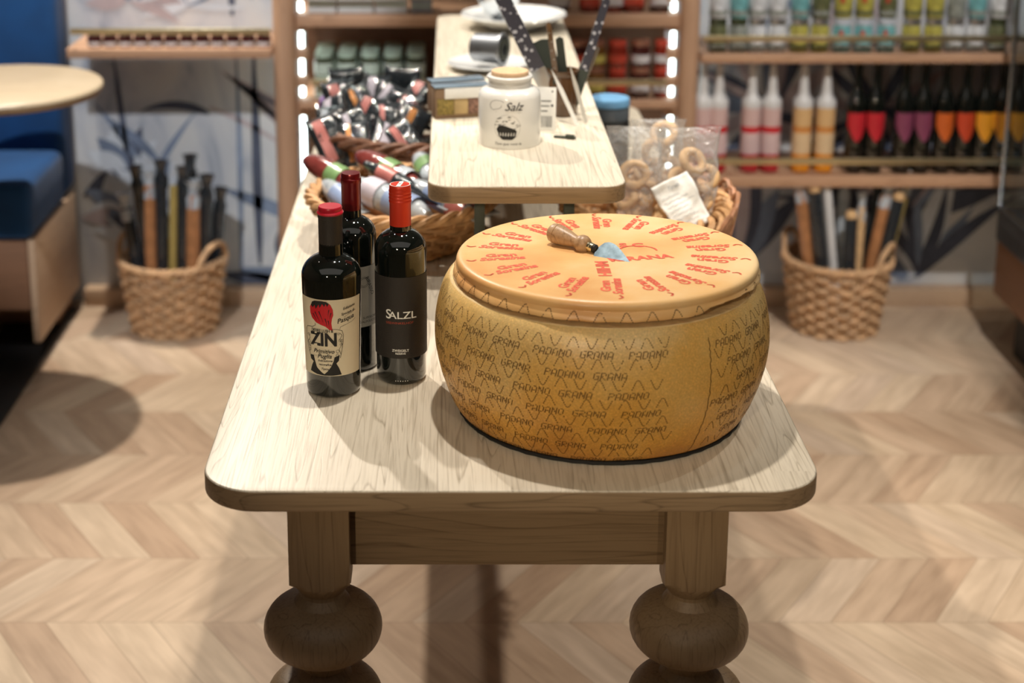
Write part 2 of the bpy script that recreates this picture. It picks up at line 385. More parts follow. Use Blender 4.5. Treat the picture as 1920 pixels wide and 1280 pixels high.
M['mural'] = mural_mat('painted_mural', [(.30, (.24, .28, .36)), (.42, (.46, .49, .54)), (.56, (.55, .57, .59)), (.7, (.60, .60, .59))])
M['m_navy'] = plain('mural_navy', (.07, .085, .13), .7, var=.3, vscale=12)
M['m_blue'] = plain('mural_blue', (.17, .22, .32), .7, var=.3, vscale=10)
M['m_pale'] = plain('mural_pale', (.55, .60, .66), .7, var=.12, vscale=14)
M['m_mauve'] = plain('mural_mauve', (.42, .36, .38), .7, var=.15, vscale=10)
M['wall'] = plain('warm_plaster', (.55, .46, .38), .8, var=.04)
M['ceiling'] = plain('dim_ceiling', (.25, .22, .2), .9, var=.03)
def film_mat():
    m, nt, b = nm('clear_bag_film'); N = nt.nodes; L = nt.links
    out = N['Material Output']; tr = N.new('ShaderNodeBsdfTransparent'); mx = N.new('ShaderNodeMixShader'); g = b
    g.inputs['Base Color'].default_value = (.75, .78, .8, 1); g.inputs['Roughness'].default_value = .12; g.inputs['Coat Weight'].default_value = 1
    lw = N.new('ShaderNodeLayerWeight'); lw.inputs[0].default_value = .35
    tc = N.new('ShaderNodeTexCoord'); n = N.new('ShaderNodeTexNoise'); n.inputs['Scale'].default_value = 28; n.inputs['Detail'].default_value = 3; n.inputs['Distortion'].default_value = 1.5
    L.new(tc.outputs['Object'], n.inputs['Vector'])
    u = N.new('ShaderNodeBump'); u.inputs['Strength'].default_value = 1; u.inputs['Distance'].default_value = .012
    L.new(n.outputs['Fac'], u.inputs['Height']); L.new(u.outputs[0], g.inputs['Normal']); L.new(u.outputs[0], lw.inputs['Normal'])
    f = math_(nt, 'ADD', math_(nt, 'MULTIPLY', lw.outputs['Facing'], .75), .16)
    L.new(f, mx.inputs[0]); L.new(tr.outputs[0], mx.inputs[1]); L.new(g.outputs[0], mx.inputs[2]); L.new(mx.outputs[0], out.inputs['Surface'])
    return m
M['bag'] = film_mat()
def glass_mat():
    m, nt, b = nm('display_glass'); N = nt.nodes; L = nt.links
    out = N['Material Output']; tr = N.new('ShaderNodeBsdfTransparent'); mx = N.new('ShaderNodeMixShader'); gl = N.new('ShaderNodeBsdfGlossy')
    tr.inputs[0].default_value = (.86, .9, .9, 1); gl.inputs['Roughness'].default_value = .02
    lw = N.new('ShaderNodeLayerWeight'); lw.inputs[0].default_value = .1
    L.new(math_(nt, 'ADD', math_(nt, 'MULTIPLY', lw.outputs['Fresnel'], .4), .03), mx.inputs[0])
    L.new(tr.outputs[0], mx.inputs[1]); L.new(gl.outputs[0], mx.inputs[2]); L.new(mx.outputs[0], out.inputs['Surface'])
    return m
M['glass'] = glass_mat()

# ------------------------------------------------------------------ the room
YW = 4.70
struct(MB().box(-3.5, 3.5, -2.5, YW+.1, -.1, 0).build('floor', M['floor'], smooth=False))
struct(MB().box(-3.5, 3.5, -2.5, YW+.1, 3.3, 3.4).build('ceiling', M['ceiling'], smooth=False))
struct(MB().box(-3.6, -3.5, -2.5, YW+.1, 0, 3.3).build('wall_left', M['wall'], smooth=False))
struct(MB().box(3.5, 3.6, -2.5, YW+.1, 0, 3.3).build('wall_right', M['wall'], smooth=False))
struct(MB().box(-3.5, 3.5, -2.6, -2.5, 0, 3.3).build('wall_front', M['wall'], smooth=False))
wb = struct(MB().box(-3.5, 3.5, YW, YW+.1, 0, 3.3).build('wall_back', M['mural'], smooth=False))
struct(MB().bbox(-1.14, 3.4, 4.645, YW, 0, .055, .003).build('baseboard_back', M['bench_wood']))
# leaves and stems painted on the mural
mp_ = Decal(lambda x, z, l: (x, YW-.0006-l, z))
def leaf(x, z, ang, ln, wd, mi, bend=0, lift=.0004):
    n = 9; ctr = []; 
    for k in range(n+1):
        t = k/n; a = ang+bend*t; 
        if k == 0: p = Vector((x, z))
        else: p = p+Vector((cos(a), sin(a)))*ln/n
        ctr.append((p.copy(), a, wd*sin(pi*(.06+.94*t)**.8)*.5))
    L1 = [(p.x-sin(a)*w_, p.y+cos(a)*w_) for p, a, w_ in ctr]; R1 = [(p.x+sin(a)*w_, p.y-cos(a)*w_) for p, a, w_ in ctr]
    for k in range(n):
        q = [L1[k], L1[k+1], R1[k+1], R1[k]]
        mp_.mb.add([mp_.fn(a, b, lift) for a, b in q], [(3, 2, 1, 0)], mi)
rnd = random.Random(3)
lift = .0003
def bunch(x, z, n, spread, ln, wd, cols, base=90):
    global lift
    for k in range(n):
        a = R(base+spread*(2*k/(n-1)-1)+rnd.uniform(-5, 5)); lift += .00002
        leaf(x+rnd.uniform(-.02, .02), z, a, ln*rnd.uniform(.7, 1.1), wd*rnd.uniform(.6, 1.3), cols[k % len(cols)], rnd.uniform(-.5, .5), lift)
bunch(-1.02, .42, 9, 120, .15, .06, [1, 2, 2, 0, 2]); bunch(-.93, .30, 9, 150, .14, .055, [2, 1, 2, 2]); bunch(-1.0, .28, 9, 100, .16, .075, [2, 1, 2, 3, 2]); leaf(-.97, .07, R(97), .2, .05, 0); leaf(-.93, .12, R(75), .16, .035, 1)
bunch(-.93, .36, 7, 70, .14, .06, [2, 2, 1])
bunch(-.99, .20, 7, 60, .12, .07, [2, 1, 0])
bunch(-.96, .12, 5, 40, .2, .03, [0, 2, 0], 80)
leaf(-.93, .40, R(118), .30, .022, 1, .2); leaf(-.92, .40, R(62), .26, .020, 1, -.2); leaf(-.99, .42, R(95), .4, .018, 0)
leaf(-.66, .05, R(88), .85, .016, 1, .05); leaf(-.90, .45, R(128), .2, .03, 1, .3)
leaf(-.74, .60, R(150), .22, .028, 0, .9); leaf(-.74, .62, R(-20), .3, .016, 3, -.3)
for k in range(7): leaf(-.70+.012*k, .73-.01*k, R(-30-3*k), .34, .012, [3, 0, 3][k % 3], .1)
leaf(-.60, .12, R(90), .75, .030, 0); leaf(-.56, .06, R(35), .22, .045, 3); leaf(-.54, .12, R(12), .2, .05, 0)
leaf(-.45, .26, R(158), .3, .045, 1); leaf(-.53, .13, R(78), .17, .07, 0); leaf(-.66, .1, R(-8), .3, .05, 1); leaf(-.5, .05, R(170), .25, .05, 0)
bunch(-.80, .93, 9, 100, .17, .035, [2, 1, 2, 3]); bunch(-.96, .95, 7, 110, .17, .04, [3, 2, 1])
leaf(-.66, .9, R(90), .4, .03, 0); leaf(-.60, .95, R(105), .3, .02, 1)
bunch(1.38, .28, 17, 75, .42, .045, [0, 0, 1, 2, 3])      # palm fan at the right
bunch(1.42, .08, 11, 50, .38, .06, [1, 0, 2, 0, 2])
bunch(.85, .1, 9, 60, .4, .09, [0, 1, 0, 3], 100)
bunch(.95, .62, 14, 130, .3, .04, [3, 0, 3, 1])
bunch(1.3, .62, 14, 160, .28, .04, [0, 3, 0])
bunch(1.2, 1.05, 14, 160, .3, .05, [0, 3, 1])
struct(mp_.mb.build('mural_painting', None, wb, smooth=False, mats=[M['m_navy'], M['m_blue'], M['m_pale'], M['m_mauve']]))

# ------------------------------------------------------------------ back shelving
PX = ((-.509, -.443), (.636, .694))
def post(x0, x1, label):
    t = thing('shelf_post', label, 'shelf post', ((x0+x1)/2, 4.43, 0), 0, 'round posts of the back shelving')
    r = (x1-x0)/2
    MB().lathe([(0, 0), (r, 0), (r, 2.2), (0, 2.2)], 32).build('pole', M['post_wood'], t)
    s = 1 if x0 < 0 else -1
    led = MB().bbox(s*(r+.010)-.006, s*(r+.010)+.006, .036, .044, .05, 2.1, .002).build('light_strip', M['led'], t)
    for z in (.655, .74, .82, .90, .985, 1.07):
        MB().bbox(min(s*(r-.004), s*(r+.034)), max(s*(r-.004), s*(r+.030)), 0, .034, z, z+.030, .004).build('shelf_peg', M['post_wood'], t)
post(*PX[0], 'round beech post with white light strip, left of the middle shelves')
post(*PX[1], 'round beech post with white light strip, right of the middle shelves')
def board(x0, x1, z0, z1, label, name='shelf_board', y0=4.40):
    o = MB().bbox(x0, x1, y0, 4.69, z0, z1, .003).build(name, M['shelf_wood'])
    return tag(o, label, 'shelf', 'beech shelf boards')
board(-1.088, -.512, .829, .856, 'beech shelf board on the left against the pale mural')
board(-.44, .634, .919, .953, 'upper beech shelf board between the two lit posts')
board(-.44, .634, .684, .707, 'lower beech shelf board between the two lit posts, level with the table')
board(.697, 2.2, .815, .841, 'upper beech shelf board at the right, carrying printed jars')
board(.697, 2.2, .452, .486, 'lower beech shelf board at the right, carrying syrup and wine bottles')
def rail(x0, x1, z, y, label, r=.007, ends=()):
    t = thing('shelf_rail', label, 'rail', ((x0+x1)/2, y, z), 0, 'brass guard rails of the shelves')
    h = (x1-x0)/2
    MB().bbox(-h, h, -.003, .003, -r, r, .002).build('bar', M['brass'], t)
    for e in (-h+.004, h-.004): MB().bbox(e-.004, e+.004, .003, .03, -.004, .004, .001).build('bracket', M['brass'], t)
rail(-1.07, -.512, .909, 4.385, 'brass rail in front of the left mural shelf', .009)
rail(-.40, .60, .764, 4.385, 'brass rail on the lower middle shelf, behind the packets', .009)
rail(-.44, .634, 1.012, 4.385, 'brass rail across the top edge of the picture, middle shelves', .009)
rail(.70, 1.62, .889, 4.385, 'brass rail in front of the printed jars', .0085)
rail(.70, 2.1, .534, 4.385, 'brass rail in front of the syrup and wine bottles', .0095)
struct(MB().bbox(-.44, .634, 4.690, 4.6985, .3, 1.3, .002).build('shelf_back_panel', M['panel_wood']))  # brown wooden back panel behind the middle shelves

# jars -----------------------------------------------------------------
def jar_mesh(r, h, lidh, band=None):
    body = [(0, 0), (r*.92, 0), (r, .004), (r, h-lidh-.012), (r*.88, h-lidh-.003), (r*.86, h-lidh)]
    lid = [(r*.86, h-lidh), (r*.93, h-lidh+.001), (r*.93, h-.003), (r*.9, h), (0, h)]
    return body, lid
def make_jar(name, r, h, lidh, mb_, ml, mlab, label, cat, group, lab=(.3, .75)):
    t = thing(name, label, cat, (0, 0, 0), 0, group); b, l = jar_mesh(r, h, lidh)
    MB().lathe(b, 20).build('glass_body', mb_, t); MB().lathe(l, 20).build('lid', ml, t)
    hb = h-lidh-.012
    if mlab: MB().lathe([(r+.0005, hb*lab[0]), (r+.0008, hb*lab[1])], 20).build('paper_label', mlab, t)
    return t
ORD = ['leftmost', 'second from the left', 'third from the left', 'fourth from the left', 'fifth from the left', 'sixth from the left', 'seventh from the left', 'eighth from the left', 'ninth from the left', 'tenth from the left', 'eleventh from the left', 'twelfth from the left', 'thirteenth from the left', 'fourteenth from the left', 'fifteenth from the left', 'sixteenth from the left']
M['mint'] = plain('pale_green_lid', (.42, .55, .45), .3, coat=.4, var=.05)
M['mint_l'] = plain('pale_green_label', (.55, .66, .58), .4, coat=.3, var=.08)
j = make_jar('green_lid_jar', .028, .066, .015, M['leaf_jar'], M['mint'], M['mint_l'], 'x', 'jar', 'pale green lidded jars on the lower middle shelf', (.1, .95)); first = True
for row in range(3):
    for c in range(5):
        for lev in range(2):
            o = j if first else copy_tree(j); first = False
            o.location = (-.368+c*.0652, 4.445+row*.066, .7075+lev*.0665)
            o['label'] = 'pale green lidded jar, %s, %s of its pile, %s row' % (ORD[c], ['bottom', 'top'][lev], ['front', 'middle', 'back'][row])
cols = {'amber': (.16, .07, .015), 'tomato': (.22, .02, .01), 'maroon': (.06, .012, .01), 'honey': (.55, .4, .12)}
for k, c in cols.items(): M['jar_'+k] = plain(k+'_preserve', c, .12, coat=1, var=.2, vscale=40)
M['copper_lid'] = plain('copper_lid', (.6, .3, .2), .3, .7)
M['red_lid'] = plain('red_lid', (.55, .07, .04), .3, .1, coat=.4)
M['white_lab'] = plain('white_jar_label', (.62, .6, .6), .5, var=.1)
M['yellow_lab'] = plain('yellow_jar_label', (.55, .48, .12), .5, var=.15)
for lev in range(2):
    for c, (x, mb_, ml, la, nmx) in enumerate([(.352, 'jar_maroon', 'copper_lid', 'red_lid', 'dark maroon'), (.405, 'jar_amber', 'copper_lid', 'yellow_lab', 'amber yellow-labelled'), (.467, 'jar_tomato', 'red_lid', 'red_lid', 'tomato red'), (.532, 'jar_maroon', 'copper_lid', 'white_lab', 'white-labelled dark'), (.592, 'jar_tomato', 'red_lid', 'white_lab', 'slim white-labelled red')]):
        o = make_jar('preserve_jar', .0275 if c < 4 else .022, .088 if lev == 0 else .078, .016, M[mb_], M[ml], M[la], '%s preserve jar on the lower middle shelf, %s' % (nmx, 'standing on another jar' if lev else 'directly on the board'), 'jar', 'red and amber preserve jars')
        o.location = (x, 4.45, .7075+lev*.0885)
# boxes and jars on the upper middle shelf
M['box_white'] = plain('white_carton', (.66, .68, .68), .4, var=.04); M['box_grey'] = plain('grey_carton', (.32, .34, .38), .4, var=.1)
for k, (x0, x1, h, m, lb) in enumerate([(-.41, -.33, .06, 'box_white', 'white carton at the far left of the upper middle shelf'), (-.325, -.225, .05, 'box_white', 'long white carton, second on the upper middle shelf'), (-.22, -.13, .06, 'box_white', 'white carton with green edge, third on the upper middle shelf'), (-.12, -.06, .05, 'box_grey', 'grey patterned carton on the upper middle shelf')]):
    t = thing('carton', lb, 'box', ((x0+x1)/2, 4.47, .9535), 0, 'cartons on the upper middle shelf'); hw = (x1-x0)/2
    MB().bbox(-hw, hw, -.04, .05, 0, h, .002).build('box', M[m], t)
    MB().box(-hw+.004, hw-.004, -.0412, -.0403, h*.35, h*.45).build('printed_stripe', M['mint'], t, False)
for k, (x, mb_, la, lb) in enumerate([(.30, 'jar_maroon', 'white_lab', 'dark jar with white label behind the tall plate, upper middle shelf'), (.385, 'jar_tomato', 'red_lid', 'tomato red jar, second at the right of the upper middle shelf'), (.45, 'jar_tomato', 'white_lab', 'red jar with white label on the upper middle shelf'), (.51, 'jar_tomato', 'red_lid', 'bright red jar beside the gap on the upper middle shelf'), (.585, 'jar_maroon', 'white_lab', 'dark jar with big white label beside the right post')]):
    o = make_jar('preserve_jar', .03, .09, .018, M[mb_], M['red_lid'], M[la], lb, 'jar', 'jars on the upper middle shelf'); o.location = (x, 4.46, .9535)
# little jars on the left shelf
M['dark_red_j'] = plain('dark_berry_jar', (.12, .03, .035), .15, coat=1, var=.3); M['silver_lid'] = plain('silver_lid', (.7, .7, .7), .25, .9)
j = make_jar('small_jar', .021, .046, .012, M['dark_red_j'], M['silver_lid'], M['white_lab'], 'x', 'jar', 'small dark jars on the left shelf', (.25, .7)); first = True
for k in range(12):
    o = j if first else copy_tree(j); first = False
    o.location = (-1.015+k*.0435, 4.44, .8565); o['label'] = 'small dark jar with silver lid on the left shelf, %s' % ORD[k]
# printed jars top right
pal = [('olive', (.12, .13, .06)), ('skull white', (.62, .64, .66)), ('gold', (.42, .38, .08)), ('teal', (.16, .4, .42)), ('black', (.03, .03, .03)), ('grey', (.25, .27, .24))]
for n_, c in pal: M['pj_'+n_] = plain(n_.replace(' ', '_')+'_print', c, .3, coat=.5, var=.5, vscale=60)
seq = [(1345, 'olive'), (1383, 'grey'), (1418, 'skull white'), (1455, 'skull white'), (1497, 'gold'), (1536, 'gold'), (1577, 'teal'), (1617, 'teal'), (1660, 'teal'), (1707, 'gold'), (1748, 'gold'), (1788, 'skull white'), (1827, 'skull white'), (1868, 'olive')]
for lev in range(2):
    for k, (u, c) in enumerate(seq):
        x = (u-850)/2985*4.52
        t = thing('printed_jar', '%s printed jar, %s in the lower layer, upper right shelf' % (c, ORD[k]), 'jar', (x, 4.45, .8415+lev*.0965), 0, 'printed jars on the upper right shelf')
        c2 = c if lev == 0 else seq[(k*5+2) % 14][1]
        if lev: t['label'] = '%s printed jar, %s in the upper layer, upper right shelf' % (c2, ORD[k])
        MB().lathe([(0, 0), (.023, 0), (.0262, .004), (.0262, .066), (.022, .076)], 20).build('glass_body', M['pj_'+c2], t)
        MB().lathe([(.022, .076), (.0245, .077), (.0245, .094), (.022, .096), (0, .096)], 20).build('lid', M['silver_lid'] if c in ('gold', 'skull white') else M['m_pale'] if c == 'teal' else M['leaf_jar'], t)
        MB().lathe([(.0266, .01), (.0266, .022)], 20).build('paper_label', M['pj_grey'] if c2 != 'gold' else M['pj_olive'], t)
        if c == 'teal': MB().bbox(-.014, -.002, -.0275, -.024, .045, .062, .001).build('red_print', M['red_lid'], t)
# syrup bottles
M['syr_red'] = plain('red_syrup', (.42, .01, .02), .12, coat=1, var=.05); M['syr_or'] = plain('orange_syrup', (.72, .26, .01), .12, coat=1, var=.05)
M['frost'] = plain('frosted_white_top', (.62, .62, .62), .35, var=.03); M['pinkish'] = plain('pink_white_label', (.62, .46, .46), .5, var=.06); M['peach'] = plain('peach_label', (.68, .5, .3), .5, var=.06)
M['pinkclear'] = plain('rosy_white_glass', (.6, .42, .4), .3, var=.05); M['orclear'] = plain('apricot_glass', (.65, .42, .2), .3, var=.05)
for k, (u, kind, lb) in enumerate([(1319, 'r', 'red syrup bottle right beside the beech post'), (1349, 'r', 'red syrup bottle, second from the post'), (1411, 'r', 'red syrup bottle, third from the post'), (1449, 'r', 'red syrup bottle, fourth from the post'), (1508, 'o', 'orange syrup bottle, the left one of the pair'), (1551, 'o', 'orange syrup bottle, the right one beside the dark bottles')]):
    t = thing('syrup_bottle', lb+', white top', 'bottle', ((u-850)/2985*4.56, 4.46, .4865), 0, 'syrup bottles on the lower right shelf')
    a, b_, c_ = (M['syr_red'], M['pinkclear'], M['pinkish']) if kind == 'r' else (M['syr_or'], M['orclear'], M['peach'])
    MB().lathe([(0, 0), (.024, 0), (.0275, .004), (.0275, .19), (.0255, .2)], 24).build('glass_body', a, t)
    MB().lathe([(.028, .055), (.0282, .118)], 24).build('paper_label', c_, t)
    MB().lathe([(.028, .118), (.0282, .136)], 24).build('colour_band', M['red_ink'] if kind == 'r' else M['print_orange'], t)
    MB().lathe([(.028, .136), (.028, .19)], 24).build('upper_label', b_, t)
    MB().lathe([(.028, .19), (.0285, .2), (.0275, .212), (.018, .222), (.0145, .235), (.012, .27), (.009, .298), (.009, .314), (0, .314)], 24).build('white_top', M['frost'], t)
tagc = [('crimson', (.5, .02, .03)), ('plum', (.22, .05, .1)), ('burnt orange', (.6, .12, .02)), ('vermilion', (.55, .06, .02)), ('amber', (.72, .3, .02))]
for n_, c in tagc: M['wt_'+n_] = plain(n_.replace(' ', '_')+'_bottle_tag', c, .4, coat=.4, var=.12)
for k, (u, c) in enumerate([(1607, 'crimson'), (1643, 'crimson'), (1697, 'plum'), (1733, 'plum'), (1773, 'burnt orange'), (1812, 'vermilion'), (1848, 'amber'), (1880, 'amber'), (1911, 'amber')]):
    t = thing('tall_dark_bottle', 'black bottle with pointed %s label, %s of its row' % (c, ORD[k]), 'bottle', ((u-850)/2985*4.56, 4.455, .4865), 0, 'black bottles with pointed labels')
    MB().lathe([(0, 0), (.026, 0), (.0285, .004), (.0285, .2), (.025, .222), (.014, .245), (.012, .26), (.012, .305), (.0135, .306), (.0135, .318), (0, .319)], 24).build('glass_body', M['bottle'], t)
    d = Decal(cyl_fn(.0285)); d.poly([(-.03, .178), (.03, .178), (.03, .14), (.016, .112), (.004, .094), (-.004, .094), (-.016, .112), (-.03, .14)], 0, .0008)
    d.mb.build('pointed_label', M['wt_'+c], t)

# ------------------------------------------------------------------ bench at the left
t = thing('blue_bench', 'blue velvet bench with pale wooden base against the back wall', 'bench', (-1.145, 4.13, 0))
def soft(x0, x1, y0, y1, z0, z1, b=.03): return MB().bbox(x0, x1, y0, y1, z0, z1, b, 5)
soft(-1.6, 0, 0, .40, .375, .535, .028).build('seat_cushion', M['blue_velvet'], t)
soft(-1.6, -.002, .405, .54, .38, 1.35, .03).build('backrest', M['blue_velvet'], t)
MB().bbox(-.02, 0, .02, .5, .075, .375, .003).build('side_panel', M['bench_wood'], t)
MB().bbox(-1.6, -.021, .02, .045, .17, .375, .003).build('front_panel', M['panel_wood'], t)
MB().bbox(-1.58, -.03, .34, .5, 0, .17, .003).build('plinth', M['panel_wood'], t)
tag(MB().bbox(-1.34, -1.155, 3.2, 4.62, 0.0, .012, .003).build('dark_floor_mat', M['black']), 'black low strip on the floor in front of the blue bench', 'mat')
# round table
t = thing('round_table', 'round pale oak table at the left edge, in front of the blue bench', 'table', (-1.153, 3.96, 0))
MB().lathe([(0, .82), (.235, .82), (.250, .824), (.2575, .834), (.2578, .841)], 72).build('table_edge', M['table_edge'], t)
prof = [(.2578, .841), (.256, .847), (.252, .85), (0, .85)]
MB().lathe(prof, 72).build('table_top', M['round_wood'], t)
MB().lathe([(0, .012), (.10, .012), (.10, .022), (.02, .03), (.02, .82), (0, .82)], 32).build('pedestal', M['black'], t).location = (-.17, 0, 0.001)

# ------------------------------------------------------------------ display counter at the right
t = thing('display_counter', 'glass display counter with steel edge and brown wooden base at the right', 'counter', (1.534, 4.3, 0))
MB().bbox(.005, 1.2, -2.6, 0, .17, .33, .004).build('wooden_base', M['panel_wood'], t)
MB().bbox(.0, 1.2, -2.6, 0, .33, .42, .003).build('grey_band', plain('grey_metal_band', (.13, .14, .16), .35, .6), t)
MB().bbox(.06, 1.15, -2.55, -.05, 0, .17, .003).build('plinth', M['black'], t)
MB().bbox(.008, .014, -2.58, -.012, .432, 1.5, .001).build('side_glass', M['glass'], t)
fr = MB(); fr.bbox(-.004, .008, -.012, 0, .42, 1.5, .002); fr.bbox(-.004, .008, -2.6, 0, .42, .432, .002); fr.bbox(-.004, .008, -2.6, 0, 1.5, 1.512, .002)
fr.build('steel_frame', M['steel'], t)

# ------------------------------------------------------------------ wicker
def weave(mb, rb, rt, h, rings, nst, sx=1, sy=1, tr=.006, amp=.004, z0=0, flat=1, jit=0, prof=None):
    rr = random.Random(5)
    for k in range(rings):
        t_ = k/(rings-1); z = z0+h*t_; r = rb+(rt-rb)*(prof(t_) if prof else t_); pts = []
        n = nst*4; ph = rr.uniform(-jit, jit)
        for i in range(n):
            a = 2*pi*i/n; q = amp*sin(nst*a/2*1.0+pi*k)
            pts.append(((r*sx+q)*cos(a), (r*sy+q)*sin(a), z+rr.uniform(-jit, jit)*tr))
        mb.tube(pts, tr*rr.uniform(.85, 1.1), 5, closed=True, flat=flat)
    for i in range(nst):
        a = 2*pi*(i+.5)/nst; pts = []
        for k in range(6):
            t_ = k/5; r = rb+(rt-rb)*(prof(t_) if prof else t_); pts.append((r*sx*cos(a), r*sy*sin(a), z0+h*t_))
        mb.tube(pts, tr*.6, 5)
    return mb
def braid(mb, r, z, sx, sy, tr, n=2, turns=22, amp=.006):
    for s_ in range(n):
        pts = []
        for i in range(turns*6):
            a = 2*pi*i/(turns*6); q = turns*a+2*pi*s_/n
            pts.append(((r*sx+amp*cos(q))*cos(a), (r*sy+amp*cos(q))*sin(a), z+amp*sin(q)))
        mb.tube(pts, tr, 6, closed=True)
def disc(mb, rx, ry, z, n=40):
    mb.add([(rx*cos(2*pi*k/n), ry*sin(2*pi*k/n), z) for k in range(n)]+[(rx*cos(2*pi*k/n), ry*sin(2*pi*k/n), z+.004) for k in range(n)],
           [tuple(range(n))[::-1], tuple(range(n, 2*n))]+[(k, (k+1) % n, n+(k+1) % n, n+k) for k in range(n)])
def floor_basket(x, y, label, rz):
    t = thing('wicker_basket', label, 'basket', (x, y, 0), rz, 'round wicker baskets on the floor')
    mb = MB(); weave(mb, .122, .152, .2, 12, 26, tr=.0078, amp=.0055, z0=.009, jit=.25); disc(mb, .12, .12, .004)
    mb.build('woven_body', M['wicker_pale'], t)
    mb = MB(); braid(mb, .153, .217, 1, 1, .0075); mb.build('braided_rim', M['wicker_pale'], t)
    for s_ in (-1, 1):
        pts = []
        for k in range(13):
            q = pi*k/12; a = (cos(q))*.45; pts.append((s_*.156*cos(a), .156*sin(a), .215+.065*sin(q)))
        h = MB().tube(pts, .009, 8)
        h.build('handle', M['wicker_pale'], t)
    return t
floor_basket(-.83, 4.475, 'round wicker basket of black wrapped sticks on the floor left of the table', R(-25))
floor_basket(1.135, 4.475, 'round wicker basket of wrapped sticks on the floor right of the table', R(150))
def stick(name, x0, y0, x1, y1, ztop, r, mat, label, group, band=None, cap=None, zb=.03):
    r = r*1.18; a = Vector((x0, y0, zb)); b = Vector((x1, y1, ztop)); d = b-a; ln = d.length
    t = thing(name, label, 'packaged stick', a, 0, group); q = d.to_track_quat('Z', 'Y'); t.rotation_euler = q.to_euler()
    MB().lathe([(0, 0), (r*.9, .004), (r, .015), (r, ln-.03), (r*.9, ln-.02), (0, ln-.018)], 16).build('stick', M[mat], t)
    if cap: # crimped film top
        MB().lathe([(r*1.02, ln-.06), (r*1.04, ln-.03), (r*.7, ln-.012), (r*.95, ln+.012), (r*1.25, ln+.022), (r*.6, ln+.016), (0, ln+.008)], 20, wob=lambda rr_, z, a: rr_*(1+.3*noise.noise(Vector((cos(a)*2.5, sin(a)*2.5, z*25))))).build('crimped_film', M['film_clear'] if cap == 1 else M['film_black'], t)
    if cap == 2 or band:
        d_ = Decal(cyl_fn(r)); 
        for i in range(9): d_.poly([(-.004, ln*.35+i*.02), (.004, ln*.35+i*.02), (.003, ln*.35+i*.02+.012), (-.003, ln*.35+i*.02+.012)], 0, .0006)
        d_.mb.build('printed_lettering', M[band or 'print_lilac'], t)
    return t
bx, by = -.83, 4.47
gl = 'wrapped sticks in the left floor basket'
spec = [(-.075, -.03, -.125, -.02, .40, .016, 'film_black', 'short black wrapped stick leaning left, left floor basket', 1, None),
 (-.045, -.03, -.085, -.04, .485, .015, 'film_black', 'tall black wrapped stick at the left, beside the brown one', 2, None),
 (-.05, -.075, -.052, -.03, .47, .015, 'print_brown', 'reddish brown salami stick near the left, left floor basket', 1, None),
 (-.022, -.06, -.015, -.03, .50, .015, 'film_black', 'tall black stick with grey lettering left of the golden one', 2, 'print_lilac'),
 (.006, -.075, .022, -.04, .47, .010, 'print_gold', 'thin golden wrapped stick in the middle of the left basket', None, None),
 (.036, -.055, .048, -.03, .48, .016, 'film_black', 'black stick with pale blue lettering, left floor basket', 2, 'print_blue'),
 (.066, -.07, .075, -.03, .44, .018, 'print_brown', 'thick orange brown salami stick, left floor basket', 1, None),
 (.04, .02, .06, .03, .50, .017, 'film_black', 'tall glossy black stick at the back, left floor basket', 2, None),
 (.092, -.02, .112, -.01, .45, .016, 'film_black', 'black stick with grey lettering right of the brown salami', 2, 'print_lilac'),
 (.105, .03, .145, .03, .40, .016, 'film_black', 'short black stick at the far right of the left basket', 2, None)]
for a in spec: stick('wrapped_stick', bx+a[0], by+a[1], bx+a[2], by+a[3], a[4], a[5], a[6], a[7], gl, a[9], a[8])
bx, by = 1.135, 4.47
gl = 'wrapped sticks in the right floor basket'
spec = [(-.07, -.04, -.135, -.04, .46, .015, 'print_brown', 'orange brown salami stick at the far left, right floor basket', 1, None),
 (-.035, -.06, -.095, -.05, .455, .017, 'film_black', 'black stick with round pale end at the left, right floor basket', None, 'print_lilac'),
 (-.008, -.075, -.062, -.04, .50, .011, 'frost', 'thin pale stick leaning left, right floor basket', None, None),
 (-.05, .03, -.09, .04, .53, .016, 'film_black', 'tallest black wrapped stick at the left back, right floor basket', 2, None),
 (-.015, .01, -.04, .02, .42, .014, 'print_gold', 'short tan stick behind the middle black one', 1, None),
 (.02, -.07, .018, -.05, .375, .016, 'film_black', 'short black stick with round pale end in the middle, right floor basket', None, 'print_lilac'),
 (.042, -.06, .055, -.02, .40, .011, 'bread', 'thin pale breadstick in the middle, right floor basket', 1, None),
 (.01, .04, .02, .05, .43, .015, 'film_clear', 'silvery wrapped stick at the back of the right basket', 1, None),
 (.06, -.045, .125, -.03, .44, .014, 'print_brown', 'orange brown salami stick leaning right', 1, None),
 (.085, -.055, .155, -.05, .43, .016, 'film_black', 'black lettered stick with round pale end leaning right', None, 'print_lilac'),
 (.10, -.02, .185, -.01, .47, .015, 'print_gold', 'tan wrapped stick leaning far right', 1, None),
 (.07, .03, .13, .04, .49, .016, 'film_black', 'tall black wrapped stick at the right back, right floor basket', 2, None)]
for a in spec:
    t = stick('wrapped_stick', bx+a[0], by+a[1], bx+a[2], by+a[3], a[4], a[5], a[6], a[7], gl, a[9], a[8])
    if 'round pale end' in a[7]:
        ln = (Vector((a[2], a[3], a[4]))-Vector((a[0], a[1], .03))).length
        MB().lathe([(0, ln-.022), (a[5]*1.02, ln-.02), (a[5]*1.05, ln-.006), (a[5]*.7, ln+.002), (0, ln+.004)], 16).build('end_cap', M['bread'], t)

